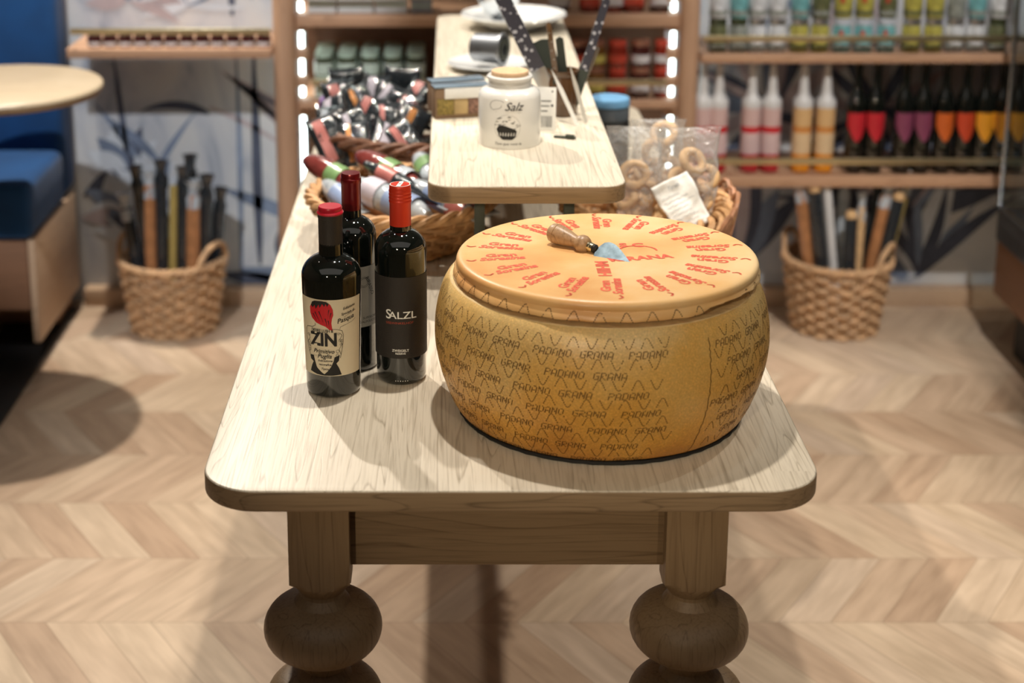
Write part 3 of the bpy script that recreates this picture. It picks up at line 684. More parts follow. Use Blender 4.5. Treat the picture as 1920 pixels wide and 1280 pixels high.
# ------------------------------------------------------------------ the display table
TZ = .78
t = thing('display_table', 'long pale oak display table with turned bulb legs in the foreground', 'table', (.0745, 1.84, 0))
def slab(x0, x1, y0, y1, z0, z1, r, name, mat, parent, bev=.004):
    bm = bmesh.new(); p = rrect(x0, x1, y0, y1, r, 14)
    f = bm.faces.new([bm.verts.new((x, y, z0)) for x, y in p])
    g = bmesh.ops.extrude_face_region(bm, geom=[f]); vs = [e for e in g['geom'] if isinstance(e, bmesh.types.BMVert)]
    bmesh.ops.translate(bm, verts=vs, vec=(0, 0, z1-z0)); bmesh.ops.recalc_face_normals(bm, faces=bm.faces[:])
    es = [e for e in bm.edges if abs(e.verts[0].co.z-e.verts[1].co.z) < 1e-6]
    bmesh.ops.bevel(bm, geom=es, offset=bev, segments=3, profile=.5, affect='EDGES'); bm.verts.index_update()
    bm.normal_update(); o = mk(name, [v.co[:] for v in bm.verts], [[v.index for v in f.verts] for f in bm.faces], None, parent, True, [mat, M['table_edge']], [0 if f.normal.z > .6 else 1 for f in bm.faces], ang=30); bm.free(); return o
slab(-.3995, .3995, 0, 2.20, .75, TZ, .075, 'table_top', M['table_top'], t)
def leg_at(x, y):
    mb = MB()
    # square block with a domed turned shoulder below
    prof = [(.030, .595), (.036, .604), (.044, .613), (.0565, .622), (.0565, .75)]
    n = 48; v = []; f = []
    for (r, z) in prof:
        for k in range(n):
            a = 2*pi*k/n; m_ = max(abs(cos(a)), abs(sin(a))); sq = .040/m_
            rr = min(sq, r) ; v.append((rr*cos(a), rr*sin(a), z))
    for i in range(len(prof)-1):
        for k in range(n): f.append((i*n+k, i*n+(k+1) % n, (i+1)*n+(k+1) % n, (i+1)*n+k))
    f.append(tuple(range((len(prof)-1)*n, len(prof)*n)))
    mb.add(v, f)
    pr = [(0, 0), (.03, 0), (.034, .01), (.03, .03)]
    for zc in (.10, .21, .32, .43, .54):
        for k in range(-8, 9):
            a = pi/2*k/8*.93; pr.append((.030+.050*cos(a)**.85, zc+.039*sin(a)))
        pr.append((.030, zc+.05))
    pr += [(.030, .60), (0, .60)]
    mb.lathe(pr, 48)
    o = mb.build('leg', M['table_leg'], t, ang=32); o.location = (x, y, 0)
for x in (-.2505, .2435):
    for y in (.085, 2.10): leg_at(x, y)
MB().bbox(-.212, .205, .072, .094, .637, .75, .0015).build('apron', M['table_apron'], t)
MB().bbox(-.212, .205, 2.09, 2.112, .637, .75, .0015).build('apron', M['table_apron'], t)
for x in (-.2505, .2435): MB().bbox(x-.011, x+.011, .125, 2.06, .637, .75, .0015).build('apron', M['bench_wood'], t)

# upper shelf standing on the table
SZ = 1.013
t = thing('table_riser', 'narrow raised oak shelf on dark metal legs standing on the display table', 'shelf', (.118, 2.43, TZ))
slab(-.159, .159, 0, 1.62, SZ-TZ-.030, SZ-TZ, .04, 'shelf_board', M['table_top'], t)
for x in (-.074, .076):
    for y in (.13, 1.48): MB().bbox(x-.009, x+.009, y-.004, y+.004, 0, SZ-TZ-.0305, .001).build('metal_leg', M['dark_metal'], t)

# ------------------------------------------------------------------ cheese
CX, CY = .208, 2.113
t = thing('whole_cheese', 'huge golden cheese wheel with stippled lettered rind on the table', 'cheese', (CX, CY, TZ+.0055))
BP = [(.196, .0), (.2035, .004), (.212, .018), (.220, .038), (.2275, .062), (.2325, .086), (.2345, .108), (.2337, .130), (.2305, .150), (.2255, .168), (.2195, .181), (.2150, .187)]
def wob(r, z, a): return r*(1+.006*noise.noise(Vector((cos(a)*2, sin(a)*2, z*12)))+.0012*noise.noise(Vector((cos(a)*14, sin(a)*14, z*60))))
def smooth_prof(P, n=4):
    out = []
    for i in range(len(P)-1):
        p0 = P[max(i-1, 0)]; p1 = P[i]; p2 = P[i+1]; p3 = P[min(i+2, len(P)-1)]
        for k in range(n):
            u = k/n
            out.append(tuple(.5*((2*p1[c])+(-p0[c]+p2[c])*u+(2*p0[c]-5*p1[c]+4*p2[c]-p3[c])*u*u+(-p0[c]+3*p1[c]-3*p2[c]+p3[c])*u**3) for c in (0, 1)))
    return out+[P[-1]]
SP = smooth_prof(BP)
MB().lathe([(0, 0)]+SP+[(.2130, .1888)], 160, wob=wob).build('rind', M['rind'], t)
MB().lathe([(.2134, .1883), (.2115, .1899), (.19, .1895), (0, .1895)], 160, wob=wob).build('cut_face', M['cut_cheese'], t)
# arc-length along the profile
acc = [0]
for a, b in zip(SP, SP[1:]): acc.append(acc[-1]+sqrt((a[0]-b[0])**2+(a[1]-b[1])**2))
def rim_fn(x, s_, lift):           # x metres to the right of the facing line, s_ metres up the rind
    s_ = max(0, min(acc[-1]-1e-6, s_))
    i = max(k for k in range(len(acc)) if acc[k] <= s_); i = min(i, len(SP)-2); u = (s_-acc[i])/(acc[i+1]-acc[i])
    r = SP[i][0]+(SP[i+1][0]-SP[i][0])*u; z = SP[i][1]+(SP[i+1][1]-SP[i][1])*u
    dr = SP[i+1][0]-SP[i][0]; dz = SP[i+1][1]-SP[i][1]; l = sqrt(dr*dr+dz*dz)
    a = -pi/2+x/.234; rr = wob(r, z, a)+lift*dz/l
    return (rr*cos(a), rr*sin(a), z-lift*dr/l)
GL = {'G': '0111 1000 1000 1011 1001 1001 0111', 'R': '1110 1001 1001 1110 1100 1010 1001', 'A': '0110 1001 1001 1001 1111 1001 1001', 'N': '1001 1101 1101 1011 1011 1001 1001', 'P': '1110 1001 1001 1110 1000 1000 1000', 'D': '1110 1001 1001 1001 1001 1001 1110', 'O': '0110 1001 1001 1001 1001 1001 0110'}
dm = MB(); rq = random.Random(11)
def dash(x, y, dx, dy, fn=rim_fn, wd=.0007, lift=.00035):
    d = Vector((dx, dy)); l = d.length; d = d/l; n = Vector((-d.y, d.x))*wd/2; d = d*l/2; c = Vector((x, y))
    dm.add([fn(*(c-d+n), lift), fn(*(c-d-n), lift), fn(*(c+d-n), lift), fn(*(c+d+n), lift)], [(0, 1, 2, 3)])
def word(wd, x, y, fn=rim_fn):
    px = .00195; py = .00140
    for i, ch in enumerate(wd):
        for rw, bits in enumerate(GL[ch].split()):
            for cl, b in enumerate(bits):
                if b == '1' and rq.random() > .04:
                    cx = x+i*.0089+cl*px+(6-rw)*.00035; cy = y+(6-rw)*py
                    dash(cx, cy, .0014, 0, fn, .00120)
def arch(x, y, up, fn=rim_fn, wdt=.0165, hh=.0135):
    pts = []
    for k in range(13):
        q = k/12*2-1; h = min(.96, (1-abs(q))*1.28) if abs(q) > .25 else .96+.04*(1-abs(q)*4)
        pts.append((x+q*wdt/2, y+(h*hh if up else hh-h*hh)))
    for a, b in zip(pts, pts[1:]):
        if rq.random() < .04: continue
        dash((a[0]+b[0])/2, (a[1]+b[1])/2, (b[0]-a[0])*.62, (b[1]-a[1])*.66, fn, .0012)
PH = .150; RP = .0266
def in_band(x):
    return .076 < x < .132
for row in range(8):
    if .006+row*RP+.0100 > acc[-1]: break
    y = .006+row*RP; off = (row % 2)*.031+row*.013
    for side in (0, 1):
        x = .132+.002 if side else None
        k0 = -3 if not side else 0
        for k in range(-5, 5):
            for wi, wd in enumerate(('GRANA', 'PADANO')):
                w0 = (k*2+wi)*.0635+off; w1 = w0+len(wd)*.0089
                if w1 > .36 or w0 < -.36: continue
                if side == 0 and w1 < .078: word(wd, w0, y)
                if side == 1 and w0 > .131: word(wd, w0, y)
        for k in range(-16, 16):
            xx = k*.0245+off*.5; yy = y+.0120
            if abs(xx) > .36: continue
            if (side == 0 and xx < .072) or (side == 1 and xx > .14):
                if yy+.0135 < acc[-1]: arch(xx, yy, (k+row) % 2 == 0)
# jagged line where the next impression starts
pts = [(.131+rq.uniform(-.0012, .0012)-.006*(1-i/60)**3*2, .004+i*.0031) for i in range(58)]
for a, b in zip(pts, pts[1:]): dash((a[0]+b[0])/2, (a[1]+b[1])/2, b[0]-a[0], b[1]-a[1], wd=.0011)
dm.build('stippled_lettering', M['dot_ink'], t, smooth=False)
tag(MB().lathe([(0, 0), (.2, 0), (.2015, .0015), (.2015, .0035), (.2, .005), (0, .005)], 96, wob=lambda r, z, a: r*(1+.004*sin(a*40))).build('cheese_mat', M['black']), 'thin black ribbed mat under the cheese wheel', 'mat').location = (CX, CY, TZ+.0003)
# the cut-off top slice
t = thing('cheese_slice', 'cut-off top slice of the cheese with red stamps lying on the wheel', 'cheese slice', (CX+.0055, CY-.001, TZ+.1985))
t.rotation_euler = (R(-.9), R(-.25), 0)
LP = [(.190, .0005), (.2060, .0005), (.2108, .0008), (.2120, .003), (.2115, .008), (.2098, .0118), (.2085, .0138), (.2088, .0155), (.2096, .018), (.2092, .0215), (.2072, .0250), (.2030, .0272), (.197, .0280)]
def wob2(r, z, a):
    k = max(0, 1-z/.012); return r*(1+.003*noise.noise(Vector((cos(a)*2, sin(a)*2, 3))))+k*.0035*noise.noise(Vector((cos(a)*9, sin(a)*9, 0)))+k*.003*max(0, cos(a-R(215)))
LS = smooth_prof(LP, 3)
mb = MB().lathe([(0, .0005)]+LS[:-1]+[(.197, .0280), (.1, .0287), (0, .0287)], 200, wob=wob2); nv = []
for (x, y, z) in mb.v:
    r = sqrt(x*x+y*y); a = math.degrees(atan2(y, x))
    if z < .0105 and r > .15:
        up = max(0, min(1, (a+60)/6))*max(0, min(1, (-12-a)/22))*(.0085+.0025*noise.noise(Vector((a*.6, 0, 1)))) if -60 < a < -12 else 0
        up += .0007*(1+noise.noise(Vector((a*.45, 3, 1))))
        z = min(.0115, z+up*(1-z/.012))
    nv.append((x, y, z))
mb.v = nv; mb.build('rind', M['lid_rind'], t)
dm = MB()
def lidrim(x, y, lift):
    a = -pi/2+x/.211; z = .0012+y; r = .212
    for (r0, z0), (r1, z1) in zip(LS, LS[1:]):
        if z0 <= z <= z1 and z1 > z0: r = r0+(r1-r0)*(z-z0)/(z1-z0)
    rr = wob2(r, z, a)+lift+.0003; return (rr*cos(a), rr*sin(a), z)
for ks in (range(-9, 4), range(6, 10)):
    dm = MB()
    for k in ks: arch(k*.0335+.006, .0, True, lidrim, .0165, .0120)
    dm.build('stippled_arches', M['dot_ink'], t, smooth=False)
lidtop = lambda x, y, l: (x, y, .0287+l-.0007*max(0, (sqrt(x*x+y*y)-.1)/.097))
for k in range(18):
    ds = Decal(lidtop); a = 2*pi*k/18+R(8)
    rr = .155; cx, cy = rr*cos(a), rr*sin(a); rot = a+pi
    ux, uy = cos(rot), sin(rot); nx, ny = -uy, ux
    ds.text('Gran', cx+ux*.008+nx*.0095, cy+uy*.008+ny*.0095, .0185, bold=.035, rot=rot, lift=.0004, sx=1.15)
    ds.text('Soresina', cx+ux*.006-nx*.0055, cy+uy*.006-ny*.0055, .0185, shear=.3, bold=.035, rot=rot, lift=.0004)
    pts = []
    for q in range(9):
        th = q/8; lx = -.030-.012*th; ly = -.006-.006*sin(th*2.6)+.004*th
        pts.append((cx+ux*lx+nx*ly, cy+uy*lx+ny*ly))
    ds.line(pts, .0028, lift=.0004)
    ds.mb.build('red_stamp', M['red_stamp'], t, smooth=False)
for k, (a, rd, tx, rt) in enumerate(((R(262), .075, 'HIIHM', pi/2), (R(285), .035, 'M', .3), (R(330), .055, 'GRANA', .2), (R(40), .05, 'S C', 0))):
    ds = Decal(lidtop); ds.text(tx, rd*cos(a), rd*sin(a), .024, rot=rt, bold=.04, lift=.0004); ds.mb.build('red_stamp', M['red_stamp'], t, smooth=False)
ds = Decal(lidtop); pts = [(.045+.026*cos(q*.35), .008+.022*sin(q*.35)) for q in range(9)]; ds.line(pts, .003, lift=.0004)
ds.mb.build('red_stamp', M['red_stamp'], t, smooth=False)
# knife
kz = TZ+.1985+.0287+.0004
t = thing('cheese_knife', 'small spade-shaped cheese knife with turned wooden handle on the cheese', 'knife', (.1385, 2.160, kz+.0150), 0)
t.rotation_euler = (R(-32), 0, 0); 
d = Vector((.2424, 2.098, 0))-Vector((.1407, 2.19, 0)); yaw = atan2(d.y, d.x)
RotK = RZ(yaw) @ RY(R(6.2)) @ RX(R(34))
t.rotation_euler = RotK.to_euler()
Hx = RY(pi/2)
MB().lathe([(0, .0), (.0105, .0005), (.0135, .004), (.0143, .010), (.0143, .0115), (.0135, .012), (.0143, .0127), (.0140, .018), (.0115, .032), (.0085, .044), (.0080, .047), (.0105, .050), (.0128, .055), (.0128, .060), (.0105, .065), (.0070, .0675), (0, .0675)], 32, M=Hx).build('handle', M['stick_wood'], t)
MB().lathe([(0, .0675), (.0066, .0675), (.0068, .0710), (.0062, .0715), (.0066, .072), (.0064, .0765), (0, .0765)], 24, M=Hx).build('ferrule', plain('pale_brass', (.75, .7, .5), .25, 1), t)
MB().lathe([(0, .0765), (.0060, .0765), (.0062, .080), (.0035, .083), (0, .083)], 24, M=Hx).build('collar', M['black'], t)
bl = []; n = 12
for k in range(n+1): 
    q = k/n; bl.append((.081+.058*q, .0195*(sin(pi*min(1, q*1.0)**.55))**.9*(1-.2*q)))
poly = [(x, y) for x, y in bl]+[(x, -y) for x, y in bl[::-1][1:-1]]
MB().prism(poly, -.0007, .0007).build('blade', M['knife_blade'], t)

# ------------------------------------------------------------------ wine bottles
def wine(x, y, H, rb, label, name='wine_bottle', neck=.0145, shoulder=.62, rz=0, neckz=.72, taper=0):
    t = thing(name, label, 'wine bottle', (x, y, TZ), rz, 'wine bottles on the display table')
    z1, z2 = H*shoulder, H*neckz
    p = [(0, .004), (rb*.6, .001), (rb*.88-taper, 0), (rb*.97-taper, .003), (rb-taper, .009), (rb-taper*.6, z1*.45), (rb, z1)]
    for k in range(1, 9):
        q = k/8; p.append((neck+.001+(rb-neck-.001)*(cos(q*pi/2)**1.0 if q < 1 else 0), z1+(z2-z1)*(sin(q*pi/2)*.55+q*.45)))
    p += [(neck, H-.01), (neck, H-.004), (0, H-.004)]
    MB().lathe(p, 64).build('glass_body', M['bottle'], t)
    return t
def lab(t, r, z0, z1, ang, mat, name='front_label', face=-pi/2):
    n = 40; v = []; f = []
    for z in (z0, z1):
        for k in range(n+1):
            a = face-ang+2*ang*k/n; v.append(((r+.0004)*cos(a), (r+.0004)*sin(a), z))
    for k in range(n): f.append((k, k+1, n+2+k, n+1+k))
    return mk(name, v, f, mat, t, True)
# ZIN
H = .277; rb = .043
t = wine(-.175, 2.168, H, rb, 'dark wine bottle with cream label of a red-haired figure, front left', shoulder=.64, neckz=.75, neck=.0165, taper=.0035)
MB().lathe([(.0172, .212), (.0174, .262), (.0180, .2625), (.0180, .2715), (.0172, .272), (0, .272)], 40).build('capsule', M['dark_capsule'], t)
MB().lathe([(.0188, .2675), (.0192, .2695), (.0180, .2715), (.0168, .2725), (.0172, .2765), (.0160, .2785), (0, .2785)], 40).build('stopper', M['red_wax'], t)
fz = -pi/2
def zr(z): return (.0395+(z-.009)/.0708*.0014 if z < .0798 else .0409+(z-.0798)/.0975*.0021)+.0006
rl = .0418; v = []; f = []; n = 40
for i in range(9):
    z = .036+.116*i/8
    for k in range(n+1): a = -pi/2-1.24+2.48*k/n; v.append((zr(z)*cos(a), zr(z)*sin(a), z))
for i in range(8):
    for k in range(n): q = i*(n+1)+k; f.append((q, q+1, q+n+2, q+n+1))
lb_ = mk('front_label', v, f, M['cream_paper'], t, True)
def f0(x, y, lift): a = -pi/2+x/rl; r = zr(y)+lift+.0002; return (r*cos(a), r*sin(a), y)
def zl(X, Y):  # label coordinates measured on the label itself
    q = max(-.98, min(.98, (X-448)/298)); return (math.asin(q)*rl, .152-(Y-232)/785*.116)
dz = Decal(f0)
P = lambda *a: [zl(*p) for p in a]
dz.poly(P((275, 262), (300, 248), (360, 244), (415, 250), (455, 280), (478, 330), (482, 385), (468, 425), (462, 470), (468, 520), (478, 545), (440, 535), (405, 505), (360, 490), (310, 470), (270, 430), (252, 380), (250, 320)), 1, .0003)
dz.poly(P((262, 300), (275, 262), (300, 248), (360, 244), (415, 250), (440, 268), (425, 300), (410, 270), (395, 300), (375, 272), (350, 315), (340, 280), (310, 330), (300, 290), (280, 320)), 0, .0006)
for a, b in (((300, 360), (350, 470)), ((340, 350), (385, 480)), ((400, 420), (420, 510)), ((430, 440), (440, 520)), ((280, 380), (320, 460)), ((440, 330), (425, 400)), ((460, 360), (440, 430))):
    dz.poly(P((a[0]-4, a[1]), (a[0]+6, a[1]), (b[0]+3, b[1])), 0, .0007)
dz.line(P((298, 480), (300, 500), (270, 520), (215, 530), (205, 560), (205, 640), (215, 720), (232, 800), (242, 850)), .0006)
dz.line(P((470, 530), (520, 535), (565, 550), (578, 600), (572, 680), (560, 760), (545, 830)), .0006)
dz.line(P((222, 600), (240, 640), (215, 690), (245, 740), (225, 790)), .0005); dz.line(P((545, 575), (565, 600), (540, 640), (565, 690), (535, 740), (550, 790)), .0005)
for cx, cy, r_ in ((228, 610, 12), (232, 680, 14), (235, 760, 12), (545, 650, 14), (562, 655, 12), (552, 690, 9), (530, 580, 10), (235, 720, 9), (520, 760, 16), (515, 800, 12)):
    dz.line(P(*[(cx+r_*cos(q), cy+r_*sin(q)) for q in [k*pi/5 for k in range(11)]]), .0004)
dz.poly(P((238, 815), (272, 815), (282, 860), (300, 930), (350, 975), (378, 998), (410, 970), (450, 920), (478, 860), (488, 820), (540, 800), (530, 860), (505, 885), (530, 930), (558, 1005), (470, 1010), (380, 1012), (300, 1006), (232, 985), (250, 920), (268, 880), (240, 860)), 0, .0003)
dz.poly(P((275, 815), (285, 870), (305, 935), (350, 978), (378, 996), (408, 968), (448, 915), (474, 860), (484, 815)), 2, .0005)
def zt(txt, X, Y, sz, **k): x, z = zl(X, Y); dz.text(txt, x, z, sz, **k)
zt('DESIRE LUSH &', 362, 550, .0062, bold=.02, sx=.8)
zt('ZIN', 376, 645, .0275, bold=.035, sx=.88)
zt('Primitivo', 374, 762, .0086, shear=.3, bold=.015); zt('Puglia', 382, 812, .0092, shear=.3, bold=.015)
zt('indicazione', 388, 858, .0048, shear=.3, bold=.02); zt('geografica', 385, 898, .0047, shear=.3, bold=.02); zt('Tipica', 384, 943, .0046, shear=.3, bold=.02)
zt('Edizione', 632, 318, .0058, shear=.35, rot=.2, bold=.01); zt('Speciale di', 622, 372, .0051, shear=.35, rot=.2, bold=.01); zt('Pasqua', 600, 436, .0098, shear=.35, rot=.22, bold=.01)
dz.line(P((585, 415), (620, 395), (665, 378), (690, 362)), .0004); dz.line(P((545, 530), (550, 510), (600, 495), (660, 475), (690, 450)), .0004)
dz.mb.build('label_print', None, lb_, smooth=False, mats=[M['ink'], M['red_ink'], M['cream_paper']])
# SALZL
t = wine(-.077, 2.213, .297, .0378, 'dark wine bottle with black label and bright red screw cap', shoulder=.68, neckz=.775, neck=.0146, taper=.0012)
cap = [(.0156, .237), (.0156, .270)]
for k in range(4): cap += [(.0162, .2715+k*.0050), (.0166, .2735+k*.0050), (.0158, .2755+k*.0050)]
cap += [(.0158, .2915), (.0156, .2965), (.0150, .2975), (0, .2975)]
sc_ = MB().lathe(cap, 48).build('screw_cap', M['orange_red'], t)
dc = Decal(lambda x, y, l: (x, y, .2976+l)); 
dc.poly([(.0150*cos(k*pi/20), .0150*sin(k*pi/20)) for k in range(40)], 0, .0001); dc.poly([(.0138*cos(k*pi/20), .0138*sin(k*pi/20)) for k in range(40)], 1, .0003)
dc.poly([(-.0055, -.0125), (.0005, -.0138), (.0055, .0125), (-.0005, .0138)], 0, .0005); dc.poly([(-.002, -.001), (.002, -.001), (.002, .0012), (-.002, .0012)], 2, .0007)
dc.mb.build('cap_print', None, sc_, smooth=False, mats=[M['white_ink'], M['orange_red'], M['ink']])
lb_ = lab(t, .0378, .0435, .168, 1.9, M['black_label'])
d = Decal(cyl_fn(.0382))
d.text('S', -.0175, .1112, .0200, bold=.012); d.text('ALZL', .0035, .1100, .0152, bold=.012, sx=1.2)
d.text('SEEWINKELHOF', -.001, .0985, .0048, 1, sx=1.2); d.text('ZWEIGELT', 0, .0560, .0052, bold=.02); d.text('RESERVE', 0, .0515, .0040, bold=.02)
d.mb.build('label_print', None, lb_, smooth=False, mats=[M['white_ink'], M['red_thin']])
d = Decal(cyl_fn(.0369))
for k in range(6): d.poly([(-.008+k*.0035, .0075), (-.0068+k*.0035, .0075), (-.0068+k*.0035, .0088), (-.008+k*.0035, .0088)], 0, .0004)
d.mb.build('embossed_dots', M['white_ink'], t, smooth=False)
# third bottle
t = wine(-.151, 2.262, .30, .0365, 'dark wine bottle with tall dark red capsule, behind the other two', shoulder=.69, neckz=.785, neck=.0136)
MB().lathe([(.0144, .243), (.0146, .285), (.0152, .286), (.0152, .293), (.0146, .2935), (.0142, .2945), (.0146, .298), (.0134, .3015), (0, .3020)], 48).build('capsule', M['red_foil'], t)
lb_ = lab(t, .0366, .072, .166, 1.5, M['grey_paper'], face=-pi/2+.45)
d = Decal(cyl_fn(.0370))
d.text('RIPASSO', .030, .135, .0085, rot=-1.2); d.text('SUPERIORE', .030, .0860, .0052); d.text('VALPOLICELLA', .030, .0800, .0052)
for r_ in (.006, .008): d.line([(.02+r_*cos(q), .142+r_*sin(q)) for q in [k*pi/8 for k in range(17)]], .0005)
d.mb.build('label_print', M['ink'], lb_, smooth=False)

# ------------------------------------------------------------------ things on the raised shelf
t = thing('salt_jar', 'white ceramic salt jar with cork lid on the raised shelf', 'jar', (.0985, 2.715, SZ+.0003))
MB().lathe([(0, .001), (.054, .0), (.0548, .003), (.0550, .05), (.0545, .085), (.0525, .093), (.047, .0985), (.0400, .1005), (.0375, .1015), (.0372, .107), (.0378, .108), (.0372, .109), (.0375, .114), (.0400, .1165), (.0402, .1195), (.038, .1215), (.033, .1215), (.032, .119), (0, .119)], 64).build('ceramic_body', M['white_ceramic'], t)
MB().lathe([(0, .1195), (.031, .1195), (.0325, .1215), (.0325, .1265), (.0315, .1285), (0, .1287)], 48).build('cork_lid', M['cork'], t)
d = Decal(cyl_fn(.0550, -pi/2-.05))
d.text('Salz', .007, .0750, .0205, shear=.42, bold=.004)
d.line([(-.006+.0*q, 0) for q in (0, 0)], .0001)
sw = [(-.006-.0125*(1-cos(q))-.0012*q, .0775+.0090*sin(q)*(1 if q < pi*1.5 else .75)) for q in [k*pi/10 for k in range(2, 21)]]
d.line(sw, .0006); d.line([(-.024, .0665), (.018, .0645)], .0003)
cz = .038
for k in range(60):
    q0 = rq.uniform(0, 2*pi); rr_ = .0225*sqrt(rq.random()); x, z = rr_*cos(q0)-.003, rr_*sin(q0)+cz+.001
    l_ = rq.uniform(.0015, .005)
    if z > cz-.004 and rq.random() < .8: d.poly([(x-l_, z), (x, z+.0007), (x+l_, z+.0004), (x, z-.0005)], 0)
d.poly([(-.022, cz-.002), (-.018, cz+.004), (-.012, cz+.005), (-.004, cz+.003), (.004, cz), (.010, cz-.002), (.014, cz-.006), (.012, cz-.008), (-.020, cz-.008)], 0)
for k in range(7): d.poly([(-.019+k*.0048, cz-.008), (-.0155+k*.0048, cz-.008), (-.0160+k*.0045, cz-.0145), (-.0180+k*.0045, cz-.0145)], 0)
d.poly([(-.018, cz-.0138), (.013, cz-.0138), (.006, cz-.0205), (-.011, cz-.0205)], 0)
d.line([(-.003+.0225*cos(q), cz+.001+.0225*sin(q)) for q in [k*pi/16 for k in range(33)]], .0003)
d.text('Tant que vous le', -.002, .0100, .0070, shear=.35)
d.mb.build('black_print', M['ink'], t, smooth=False)
# spice boxes
def spice(x, y, rz, label, cards):
    t = thing('spice_box', label, 'box', (x, y, SZ+.0003), rz, 'spice packs on the raised shelf')
    MB().bbox(0, .105, 0, .034, 0, .058, .003).build('carton', plain('brown_carton', (.22, .14, .08), .6), t)
    MB().bbox(-.001, .106, -.001, .035, .0585, .0615, .001).build('top_flap', plain('blue_grey_foil', (.22, .3, .38), .25, .4, coat=.4), t)
    MB().bbox(.004, .036, -.0015, -.0002, .008, .038, .0005).build('window', plain('dark_herb_mix', (.22, .16, .04), .7, var=.6, vscale=300), t)
    MB().bbox(.037, .063, -.0015, -.0002, .008, .038, .0005).build('window', plain('mustard_powder', (.42, .30, .14), .7, var=.2), t)
    MB().bbox(.064, .100, -.0015, -.0002, .008, .038, .0005).build('window', plain('brown_peppercorns', (.2, .11, .08), .7, var=.6, vscale=200), t)
    MB().bbox(.018, .106, -.0028, -.0015, .038, .058, .0005).build('paper_strip', M['paper'], t)
spice(-.034, 2.885, R(14), 'brown spice pack with blue-grey top on the left edge of the raised shelf, nearer one', 0)
spice(-.040, 2.935, R(17), 'brown spice pack behind the nearer spice pack', 0)
# utensil pot
t = thing('utensil_pot', 'brown glass pot of cheese tools behind the salt jar', 'pot', (.205, 2.93, SZ+.0003))
MB().lathe([(0, .002), (.027, .0), (.030, .004), (.030, .06), (.027, .075), (.031, .082), (.031, .086), (.027, .086), (.025, .075), (.027, .006), (0, .006)], 40).build('pot', M['amber_glass'], t)
pot = Vector((.205, 2.93, SZ))
def fleck_mat():
    m, nt, b = nm('flecked_sleeve'); N = nt.nodes; L = nt.links; tc = N.new('ShaderNodeTexCoord')
    v_ = N.new('ShaderNodeTexVoronoi'); v_.inputs['Scale'].default_value = 95; L.new(tc.outputs['Object'], v_.inputs['Vector'])
    L.new(ramp(nt, v_.outputs['Distance'], [(.26, (.5, .5, .54)), (.36, (.055, .055, .07))]), b.inputs['Base Color'])
    b.inputs['Roughness'].default_value = .25; b.inputs['Coat Weight'].default_value = .5; return m
M['pattern'] = fleck_mat()
def tool(label, base, tip, w0, w1, mat, cap=None, name='cheese_tool', tl=.003):
    a = pot+Vector(base); b = pot+Vector(tip); dd = b-a; ln = dd.length
    t = thing(name, label, 'utensil', a, 0, 'tools in the brown pot')
    zz = dd.normalized(); xx = Vector((0, -1, .25)).cross(zz).normalized(); yy = zz.cross(xx)
    t.rotation_euler = Matrix((xx, yy, zz)).transposed().to_euler()
    v = MB().prism([(-w0, 0), (w0, 0), (w1, ln*.6), (w1*.92, ln*.97), (0, ln), (-w1*.92, ln*.97), (-w1, ln*.6)], -tl/2, tl/2, M=RX(pi/2) @ RY(0))
    v.build('blade_sleeve', M[mat], t)
    if cap: MB().prism([(-w0*1.1, .0), (w0*1.1, 0), (w0*1.1, ln*.35), (-w0*1.1, ln*.35)], -tl, tl, M=RX(pi/2)).build('handle', M[cap], t)
    return t
tool('wide grey patterned cheese tool leaning left, the nearer one', (-.010, -.012, .012), (-.118, -.01, .232), .013, .0145, 'pattern', 'steel')
tool('grey patterned cheese tool leaning left behind the wider one', (-.012, .012, .012), (-.135, .04, .250), .009, .011, 'pattern', 'steel')
tool('dark patterned cheese tool leaning far right', (.018, -.01, .012), (.082, .01, .222), .008, .008, 'pattern', 'dark_metal')
tool('grey spatula leaning right, below the dark patterned tool', (.015, .012, .012), (.062, .02, .130), .008, .012, 'steel', 'dark_metal')
rk = tool('riveted brown cheese knife standing upright in the pot', (-.004, -.018, .012), (-.030, -.03, .182), .006, .005, 'amber_glass', 'dark_metal')
for k in range(7): MB().lathe([(0, 0), (.0016, 0), (.0012, .0008), (0, .001)], 12, M=T((-1)**k*.0012, .0032, .05+k*.017) @ RX(-pi/2)).build('rivet', M['steel'], rk)
tool('broad black scraper in the middle of the pot', (-.008, .010, .012), (-.040, .02, .140), .016, .022, 'dark_metal', None)
tool('black pointed blade beside the riveted knife', (.010, .0, .012), (-.008, -.008, .150), .008, .008, 'dark_metal', 'steel')
# tags
t = thing('barcode_tag', 'white price tag with barcode propped beside the salt jar', 'tag', (.166, 2.80, SZ+.0006)); t.rotation_euler = (R(-10), 0, R(-6))
MB().bbox(-.019, .019, -.0005, .0005, 0, .078, .0004).build('card', M['paper'], t)
d = Decal(lambda x, y, l: (x, -.0006-l, y))
for k in range(11): d.poly([(-.013+k*.0024, .006), (-.013+k*.0024+rq.choice((.0008, .0014)), .006), (-.013+k*.0024+.0011, .026), (-.013+k*.0024, .026)], 0, .0001)
for k in range(3): d.poly([(-.014, .034+k*.009), (.004+k*.003, .034+k*.009), (.004+k*.003, .036+k*.009), (-.014, .036+k*.009)], 0, .0001)
d.poly([(.012+.0024*cos(k*pi/8), .045+.0024*sin(k*pi/8)) for k in range(16)], 0, .0001); d.poly([(.012, .068), (.014, .071), (.012, .073), (.010, .070)], 0, .0001)
d.mb.build('printed_barcode', M['ink'], t, smooth=False)
